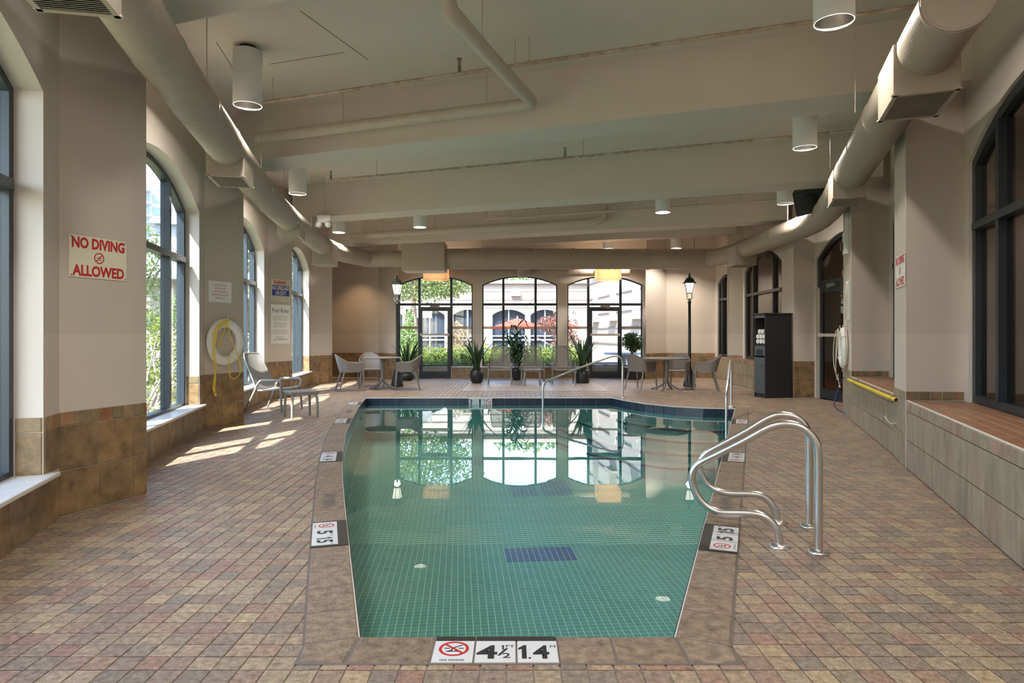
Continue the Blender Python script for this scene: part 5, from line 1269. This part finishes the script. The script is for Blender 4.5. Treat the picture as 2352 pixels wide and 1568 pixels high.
t = thing('dracaena_plant', 'tall leafy dracaena in a black pot behind the middle lounge chair', 'plant', (.15, 18.55, 0)); potm(t, [(.12, 0), (.15, .1), (.165, .25), (.16, .34), (.145, .34), (.145, .3), (0, .3)])
rnd = random.Random(5)
for (cx, cy, h) in ((0, 0, 1.5), (-.10, .03, 1.15), (.08, .05, .95)):
    b = MB(); b.tube([(cx*.4, cy*.4, .28), (cx, cy, h*.6), (cx*1.4, cy, h)], [.018, .014, .01], 7); obj('cane', b, M['bark'], t)
    for k in range(32):
        f = k/32; z = h*.36+(h*.66)*f; az = k*2.4; L = rnd.uniform(.34, .52); b = MB(); vs = []
        for i in range(7):
            g = i/6; r = L*math.sin(g*1.5)/1.0; zz = L*(.55*math.sin(g*PI*.75)-.45*g*g); ww = .075*math.sin(PI*min(.12+g*.88, 1))+.002; c = Vector((math.cos(az)*r, math.sin(az)*r, zz)); s = Vector((-math.sin(az), math.cos(az), 0))*ww/2
            vs += [c-s, c-Vector((0, 0, ww*.15)), c+s]
        b.add(vs, [(i*3+j, i*3+j+1, i*3+4+j, i*3+3+j) for i in range(6) for j in range(2)], 0, True); o = obj('leaf', b, M['leafd'], t); o.location = (cx*(.6+.8*f), cy, z)
def leaves(n, shells, size, seed, squash=1.0, shell=.55, asp=.5):
    """leaf rhombi scattered over blobs: shells = (cx, cy, cz, rx, ry, rz)"""
    g = np.random.default_rng(seed); sh = np.array(shells, float); wt_ = (sh[:, 3]*sh[:, 4]*sh[:, 5])**.667; idx = g.choice(len(sh), n, p=wt_/wt_.sum())
    d = g.normal(size=(n, 3)); d /= np.linalg.norm(d, axis=1)[:, None]; r = shell+(1-shell)*g.random(n)**.6
    bump = 1+.12*np.sin(d[:, 0]*7+idx)*np.cos(d[:, 2]*6+idx)
    c = sh[idx, :3]+d*sh[idx, 3:6]*(r*bump)[:, None]
    a = g.normal(size=(n, 3)); a /= np.linalg.norm(a, axis=1)[:, None]; b = np.cross(a, g.normal(size=(n, 3))); b /= np.linalg.norm(b, axis=1)[:, None]
    s = size*(.6+.8*g.random(n))[:, None]/2
    V = np.stack([c-a*s, c+b*s*asp, c+a*s, c-b*s*asp], 1).reshape(-1, 3); F_ = np.arange(4*n).reshape(-1, 4); m_ = MB(); m_.v = V.tolist(); m_.f = [tuple(x) for x in F_.tolist()]; m_.m = [0]*n; m_.sm = [False]*n; return m_
t = thing('ficus_tree', 'small round topped ficus in a dark square planter by the right garden door', 'plant', (3.45, 18.75, 0))
b = MB(); b.bbox((0, 0, .17), (.36, .36, .34), .008); obj('pot', b, M['pot'], t)
b = MB()
for k in range(4): a = k*1.6; b.tube([(.03*math.cos(a), .03*math.sin(a), .3), (.02*math.cos(a+1), .02*math.sin(a+1), .6), (.05*math.cos(a+2), .05*math.sin(a+2), .95)], .012, 6)
obj('trunk', b, M['bark'], t)
o = obj('foliage', leaves(2600, [(0, 0, 1.08, .30, .30, .27), (.06, 0, .95, .24, .24, .18), (-.08, .02, 1.2, .2, .2, .15)], .055, 11, shell=.2), M['leafd'], t, kind='stuff')

# ------------------------------------------------------------------ corridor behind the right windows
cf = MB(); cf.add([(1.7, -1.6, -.01), (4.5, 6.3, -.01), (5.8, 9.9, -.01), (6.4, 11, -.01), (6.2, 19.4, -.01), (9.2, 19.4, -.01), (9.2, 11, -.01), (7.4, 6, -.01), (4.6, -1.6, -.01)], [(0, 1, 7, 8), (1, 2, 6, 7), (2, 3, 6), (3, 4, 5, 6)]); obj('floor', cf, M['orange'], kind='structure')
cc = MB(); cc.v = [(x, y, 3.7) for x, y, z in cf.v]; cc.f = cf.f; cc.m = cf.m; cc.sm = cf.sm; obj('ceiling', cc, M['corr'], kind='structure')
cw = MB(); L8 = [(1.7, -1.7), (4.6, -1.6), (7.4, 6), (9.2, 11), (9.2, 19.4), (6.1, 19.4)]
for p0, p1 in zip(L8[:-1], L8[1:]): panel(cw, Frame2(p0, p1, -1), -.02, ZC, .1)
obj('wall_corridor', cw, [M['corr'], M['corr']], kind='structure')
for (x, y, lb) in ((5.7, 5.4, 'near'), (7.8, 11.6, 'behind the glass door'), (7.8, 16.5, 'far')):
    t = thing('ceiling_globe', 'round warm ceiling light in the corridor, %s' % lb, 'lamp', (x, y, 3.4)); b = MB(); b.lathe([(0, 0), (.14, .02), (.18, .1), (.14, .16)], n=20); obj('globe', b, M['globe'], t)
    b = MB(); b.tube([(0, 0, .15), (0, 0, .3)], .02, 8); obj('stem', b, M['dark'], t); light('corridor_glow', 'POINT', (x, y, 3.2), 13, (1, .7, .45), shadow_soft_size=.2)

# ------------------------------------------------------------------ outside
gl = MB(); gl.add([(-1.8, -3, -.3), (-3.7, 4.7, -.3), (-4.7, 9.7, -.3), (-5.65, 17.5, -.3), (-5.7, 19.9, -.3), (-90, 19.9, -.3), (-90, -30, -.3), (-1.8, -30, -.3)], [(0, 1, 2, 3, 4, 5, 6, 7)])
gl.add([(-90, 19.9, -.3), (-5.7, 19.9, -.3), (12, 19.9, -.3), (12, 160, -.3), (-150, 160, -.3)], [(0, 1, 2, 3, 4)], 1)
obj('ground', gl, [M['grass'], M['pave']], kind='structure')
def tree(lb, loc, shells, n, size, m, seed, trunk=None, name='garden_tree', cat='tree', asp=.5, shell=.45, sticks=0):
    t = thing(name, lb, cat, loc)
    if trunk:
        b = MB(); b.tube(catmull([(0, 0, 0), (.05, .03, trunk*.4), (-.04, 0, trunk*.75), (0, 0, trunk)], n=3), [.13*min(1, trunk/3)*(1-.05*k) for k in range(10)], 8); 
        g = random.Random(seed)
        for k in range(7): a = g.uniform(0, 6.28); e = g.uniform(.5, 1); b.tube([(0, 0, trunk*g.uniform(.45, .9)), (math.cos(a)*.5*e, math.sin(a)*.5*e, trunk*1.05), (math.cos(a)*1.1*e, math.sin(a)*1.1*e, trunk*1.3)], [.05, .03, .012], 6)
        obj('trunk', b, M['bark'], t)
    if sticks:
        b = MB(); g = random.Random(seed)
        for k in range(sticks): a = g.uniform(0, 6.28); b.tube([(g.uniform(-.1, .1), 0, .0), (math.cos(a)*.3, math.sin(a)*.3, g.uniform(.3, .9)), (math.cos(a+.5)*.7, math.sin(a+.4)*.7, g.uniform(.8, 1.8))], [.035, .02, .008], 5)
        obj('stems', b, mat('pale twig', (.45, .42, .38), .9) if k == 0 or 'pale twig' not in D.materials else D.materials['pale twig'], t)
    obj('foliage', leaves(n, shells, size, seed, asp=asp, shell=shell), m, t, kind='stuff'); return t
G = -.3
tree('pale green tree in front of the courtyard building, left garden window', (-4.2, 28, G), [(.3, 0, 3.9, 2.0, 1.4, 1.0), (-1.4, .5, 4.2, 1.6, 1.3, 1.2), (1.3, 0, 3.7, 1.3, 1.0, .6), (.9, 0, 4.8, 2.0, 1.3, .9), (0, 0, 6.0, 1.8, 1.5, 1.3)], 14000, .13, M['tree'], 21, 4.2)
tree('green tree rising behind the courtyard building roof', (.8, 44, G), [(0, 0, 5.4, 3, 2, 1.3), (3, 0, 5.0, 2, 2, 1.0)], 2600, .3, M['tree'], 22, 4)
tree('narrow pointed conifer outside the left garden door', (-3.82, 24.2, G), [(0, 0, .8, .46, .46, .8), (0, 0, 1.5, .36, .36, .6), (0, 0, 2.05, .2, .2, .45)], 5200, .07, M['conifer'], 23, .8, 'conifer', 'tree')
tree('red leaved maple bush between the two parasols', (1.75, 25, G), [(0, 0, 1.9, .62, .5, .45), (.3, 0, 1.4, .55, .5, .5), (-.45, 0, 2.0, .4, .4, .3), (.1, 0, 2.35, .3, .3, .22)], 2600, .09, M['maple'], 24, 1.2, 'maple_bush', 'shrub')
hd = thing('clipped_hedge', 'long bright yellow green clipped hedge outside the garden windows', 'hedge', (-.6, 22.5, G))
obj('foliage', leaves(16000, [(x, 0, .6, .42, .42, .62) for x in np.arange(-2.9, 3.0, .32)], .075, 31, shell=.75), M['hedge'], hd, kind='stuff')
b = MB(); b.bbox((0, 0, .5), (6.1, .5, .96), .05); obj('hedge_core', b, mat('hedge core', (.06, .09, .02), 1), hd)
tree('copper brown low shrub in front of the hedge', (-.15, 21.3, G), [(0, 0, .55, .42, .35, .42), (-.25, 0, .45, .3, .3, .35)], 1800, .07, M['brownsh'], 32, None, 'copper_shrub', 'shrub')
tree('soft green mounded shrub behind the left door glass', (-2.05, 21.2, G), [(0, 0, .45, .45, .35, .45)], 1800, .07, M['tree'], 33, None, 'round_shrub', 'shrub')
tree('soft green shrub low at the right side of the middle garden window', (1.35, 21.1, G), [(0, 0, .4, .7, .35, .42)], 2000, .08, M['tree'], 34, None, 'round_shrub', 'shrub')
tree('olive bush beyond the hedge, seen through the left door', (-1.7, 25.5, G), [(0, 0, 1.3, .75, .5, .6), (-.5, 0, 1.7, .4, .4, .4)], 2400, .08, M['brownsh'], 35, 1, 'olive_bush', 'shrub')
# left garden
tree('light green tree outside the nearest left window', (-11, 13.6, G), [(0, 0, 3.4, 2.2, 2.2, 1.8), (.6, 0, 1.6, 1.7, 1.5, 1.2), (0, 0, 5.2, 1.8, 1.8, 1.6)], 7000, .16, M['tree'], 41, 2.6)
tree('broad green tree outside the third left window', (-10.2, 25.5, G), [(0, 0, 3.4, 2.6, 2, 2.0), (-1, 0, 5.6, 2, 2, 1.6), (.8, 0, 1.6, 1.8, 1.5, 1.3)], 8000, .15, M['tree'], 42, 3)
tree('broad green tree outside the farthest left window', (-9.8, 29.5, G), [(0, 0, 3.0, 2.4, 2, 2.0), (-1, 0, 5.4, 2, 2, 1.6), (.5, 0, 1.2, 1.8, 1.5, 1.3)], 6000, .16, M['tree'], 43, 3)
tree('leafy shrub with bare pale stems outside the second left window', (-6.75, 12.1, G), [(.0, .3, 1.1, .7, .7, .6), (.2, -.1, .5, .5, .5, .4), (-.4, .8, 1.7, .4, .5, .35)], 1500, .07, M['hedge'], 44, None, 'garden_shrub', 'shrub', sticks=16)
tree('darker shrub behind the bare stemmed one, second left window', (-8.9, 16.3, G), [(0, 0, 1.4, 1.3, 1.1, 1.2), (.9, .3, 2.1, .7, .6, .6)], 4000, .1, M['conifer'], 45, None, 'garden_shrub', 'shrub')
tree('green branch of tree at the left edge of the second left window', (-10.6, 18.5, G), [(0, 0, 4.0, .9, .9, .7), (-.3, 0, 3.1, .9, .8, .6)], 2200, .1, M['conifer'], 46, 3.2)
tree('shade tree outside the nearest left window, behind the photographer', (-5.0, -.3, G), [(1.1, .6, 6.1, 1.5, 1.6, 1.3), (.2, 1.6, 5.4, 1.2, 1.3, 1.1), (1.2, -1.0, 5.6, 1.3, 1.2, 1.1), (1.0, 1.2, 6.2, 1.2, 1.3, 1.0), (2.0, .2, 6.8, 1.2, 1.5, .8), (.6, 2.0, 6.3, .9, .9, .8)], 26000, .17, M['tree'], 47, 4.2)
# stuccoed column outside window 1
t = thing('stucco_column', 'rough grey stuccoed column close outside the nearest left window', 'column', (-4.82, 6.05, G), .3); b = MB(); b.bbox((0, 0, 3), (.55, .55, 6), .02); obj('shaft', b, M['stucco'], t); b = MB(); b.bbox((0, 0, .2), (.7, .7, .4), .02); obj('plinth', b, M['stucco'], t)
# towers
def tower(lb, loc, rz, w_, h, nx, nz, m, mg):
    t = thing('apartment_tower', lb, 'building', loc, rz); b = MB(); b.box((0, 5, h/2), (w_, 10, h)); obj('wall', b, m, t)
    bm_ = MB(); cw_ = w_/nx; ch = h*.93/nz; bm_.box((0, 0, 0), (cw_*.72, .3, ch*.62)); me = mesh('window', bm_, mg)
    for i in range(nx):
        for j in range(nz):
            if j*ch < 8: continue
            o = D.objects.new('window', me); C.objects.link(o); o.parent = t; o.location = (-w_/2+cw_*(i+.5), -.05, ch*(j+.55))
    for j in range(nz):
        if j*ch < 8: continue
        b = MB(); b.box((-w_*.3, -.9, ch*j+.2), (w_*.42, 1.6, .25)); obj('balcony', b, m, t)
    b = MB(); b.box((0, 4, h+.8), (w_*.5, 5, 1.6)); obj('roof_block', b, m, t); return t
tower('pale blue grey high rise with balconies seen through the second left window', (-61, 112, G), .5, 8.5, 30, 5, 13, M['tower'], M['towerg'])
tower('darker high rise just right of the pale one', (-74, 146, G), .5, 7.5, 36, 4, 14, mat('tower dark', (.33, .33, .36), .8), M['towerg'])
# pavilion
t = thing('garden_pavilion', 'cream garden pavilion with grey standing seam hip roof', 'pavilion', (-12.6, 24, G), .5); b = MB(); b.bbox((0, 0, 1.75), (3.6, 3.6, 3.5), .02); obj('wall', b, M['beige'], t)
b = MB(); e, q_ = 2.5, .5; b.add([(-e, -e, 3.6), (e, -e, 3.6), (e, e, 3.6), (-e, e, 3.6), (-q_, -q_, 5.1), (q_, -q_, 5.1), (q_, q_, 5.1), (-q_, q_, 5.1), (-e, -e, 3.45), (e, -e, 3.45), (e, e, 3.45), (-e, e, 3.45)], [(0, 1, 5, 4), (1, 2, 6, 5), (2, 3, 7, 6), (3, 0, 4, 7), (4, 5, 6, 7), (8, 9, 1, 0), (9, 10, 2, 1), (10, 11, 3, 2), (11, 8, 0, 3), (8, 11, 10, 9)]); rf = obj('roof', b, M['roofm'], t)
for s in range(4):
    mz = Matrix.Rotation(s*PI/2, 3, 'Z')
    for i in range(-5, 6):
        if i == 0: pass
        x = i*.44; f = min(1, max(0, (e-abs(x))/(e-q_))); b = MB(); a0 = mz @ Vector((x, -e, 3.62)); a1 = mz @ Vector((x, -e+(e-q_)*f, 3.62+1.5*f)); 
        if (a1-a0).length > .2: b.tube([a0, a1], .03, 4); obj('seam', b, M['roofm'], rf)
b = MB(); b.box((0, 0, 5.3), (.9, .9, .5)); b.add([(-.7, -.7, 5.55), (.7, -.7, 5.55), (.7, .7, 5.55), (-.7, .7, 5.55), (0, 0, 6.1)], [(0, 1, 4), (1, 2, 4), (2, 3, 4), (3, 0, 4), (0, 3, 2, 1)]); obj('cupola', b, M['roofm'], t)
# courtyard building: arched facade and its tall wing on the right
t = thing('courtyard_building', 'sunlit beige courtyard building with arched dark windows and flat parapet', 'building', (-4, 34, G))
FC = Frame2((-14, 34), (3.95, 34), 1); arc = [(-9.4, -7.9), (-7.3, -5.7), (-5.1, -3.5), (-3.08, -1.55), (-1.04, .70), (.95, 2.5)]
b = MB(); panel(b, FC, G, 3.95, .4, [(a+14, c+14, -.1, 2.28, 2.58) for a, c in arc]); wob('wall', b, [M['beige'], M['beige']], t)
b = MB(); b.box((-5, 35, 4.0), (18.4, 2.4, .16)); wob('parapet', b, M['beige'], t)
for z in (3.55, 3.1, 2.7): b = MB(); b.box((-5, 33.99, z), (18, .03, .05)); wob('joint', b, M['groove'], t)
for (a, c) in arc:
    b = MB(); b.box(((a+c)/2, 34.3, 1.2), (c-a, .05, 2.8)); g_ = wob('window', b, M['darkglass'], t)
    b = MB(); n_m = max(2, int((c-a)/.7))
    for i in range(n_m+1): b.box((a+(c-a)*i/n_m, 34.22, 1.2), (.06, .08, 2.9))
    for z in (.2, 1.0, 1.2): b.box(((a+c)/2, 34.2, z), (c-a, .06, .06))
    wob('glazing_bar', b, M['teal'], t, g_)
for x in (-.9, .8, 2.6):
    b = MB(); b.tube([(x-.2, 33.99, 2.65), (x+.25*(1 if x > 0 else -1), 33.99, 3.06)], .02, 4); wob('joint', b, M['groove'], t)
b = MB(); b.box((.2, 33.9, 3.42), (.5, .2, .3)); wob('wall_fitting', b, M['beige'], t)
t = thing('courtyard_wing', 'tall beige wing with shadowed grooves on the right of the courtyard', 'building', (4.4, 30, G))
FW = Frame2((3.95, 34.4), (5.35, 22.5), 1); FW.n = -FW.n if FW.n.x < 0 else FW.n
b = MB(); panel(b, FW, G, 10, .5); wob('wall', b, [M['beige'], M['beige']], t)
for z in (.9, 1.6, 2.3, 3.1, 3.9, 4.8, 5.7, 6.6, 7.5):
    b = MB(); p, q_ = FW(0, z, -.02), FW(FW.L, z, -.02); b.box((p+q_)/2, (FW.L, .05, .06), math.atan2(FW.d.y, FW.d.x)); wob('joint', b, M['groove'], t)
for s, z0 in ((2.0, 2.0), (5.2, 2.0), (8.6, 2.0)):
    for lv in range(3):
        b = MB(); pts = [(s-.5, 0), (s+.5, 0)]+[(s+.5*math.cos(a), .9+.5*math.sin(a)) for a in [k*PI/8 for k in range(9)]]; k = len(pts); zo = z0+lv*2.6
        b.add([FW(x, z+zo, -.06) for x, z in pts]+[FW(x, z+zo, -.0) for x, z in pts], [tuple(range(k)), tuple(range(k, 2*k))[::-1]]+[(i, (i+1) % k, k+(i+1) % k, k+i) for i in range(k)]); wob('arch_panel', b, M['groove'] if lv else M['beige'], t)
        b = MB(); b.box(FW(s, zo-.06, -.12), (1.2, .3, .1), math.atan2(FW.d.y, FW.d.x)); wob('window_ledge', b, M['beige'], t)
def wlantern(lb, p, nrm_):
    t = thing('wall_lantern', lb, 'lamp', p); v = Vector(nrm_); b = MB(); b.tube([(0, 0, .2), tuple(v*.18+Vector((0, 0, .26))), tuple(v*.2+Vector((0, 0, .2)))], .02, 6); obj('bracket', b, M['dark'], t)
    b = MB(); b.lathe([(.05, -.2), (.1, .1)], tuple(v*.2), 6, sm=False); obj('lantern_glass', b, M['signw'], t); b = MB(); b.lathe([(.13, .1), (.06, .2), (0, .26)], tuple(v*.2), 6, sm=False); b.lathe([(.0, -.26), (.06, -.2)], tuple(v*.2), 6); obj('lantern_cap', b, M['dark'], t)
wlantern('small wall lantern on the courtyard facade seen left of the right garden door', (3.2, 33.9, 2.25), (0, -1, 0))
o = board('shop_sign', 'white sign panel with ME letters behind the conifer', 'sign', (-4.35, 30.2, 2.3), (1, 0, 0), (0, -1, 0), 1.3, .5, M['signw']); o['label'] = 'white sign panel with dark ME letters beyond the conifer'
put_text(o, 'ME', -.3, 0, .32, .5, M['black'], .02, z=.008)
b = MB(); b.box((0, -1.42, -.04), (.08, 2.36, .06)); obj('post', b, M['dark'], o)
def parasol(lb, x, y, zt, r):
    t = thing('patio_parasol', lb, 'parasol', (x, y, G)); b = MB(); n = 8; H = zt-G
    b.lathe([(0, H), (r*.5, H-.19), (r, H-.42), (r, H-.47), (r*.5, H-.215), (0, H-.03)], n=n, sm=False); obj('canopy', b, M['parasol'], t)
    b = MB(); b.tube([(0, 0, 0), (0, 0, H+.08)], .025, 8); obj('pole', b, M['white'], t)
    b = MB(); b.lathe([(.25, 0), (.25, .06), (.05, .1)], n=16); obj('base', b, M['rubberw'], t)
parasol('red patio parasol in the middle of the garden view', .23, 28, 1.99, 1.15); parasol('red patio parasol partly behind the maple, farther right', 2.1, 30.6, 2.02, 1.15)
t = thing('stone_table', 'round grey stone table outside the right garden door', 'table', (3.65, 21.5, G)); b = MB(); b.lathe([(.62, .93), (.62, .99), (.0, .99)], n=28); obj('tabletop', b, M['rubberw'], t)
b = MB(); b.lathe([(.2, 0), (.14, .1), (.12, .8), (.2, .93)], n=20); obj('pedestal', b, M['rubberw'], t)
b = thing('stone_bench', 'low grey stone bench outside the right garden door', 'bench', (3.0, 21.0, G)); m_ = MB(); m_.bbox((0, 0, .66), (1.1, .35, .08), .01); obj('seat', m_, M['rubberw'], b)
for x in (-.4, 0, .4): m_ = MB(); m_.bbox((x, 0, .31), (.1, .3, .62), .01); obj('leg', m_, M['rubberw'], b)
t = thing('urn_planter', 'pale stone bowl planter low outside the left garden door', 'planter', (-2.55, 20.7, G)); b = MB(); b.lathe([(.16, 0), (.07, .1), (.07, .3), (.2, .42), (.27, .5), (.25, .5), (.0, .46)], n=24); obj('bowl', b, M['sill'], t)
obj('foliage', leaves(700, [(0, 0, .6, .22, .22, .14)], .06, 51, shell=.2), M['hedge'], t, kind='stuff')
# terrace slab joining the doors to the garden
ts = MB(); ts.box((0, 20.1, -.17), (9.5, 1.1, .24)); obj('terrace', ts, M['pave'], kind='structure')
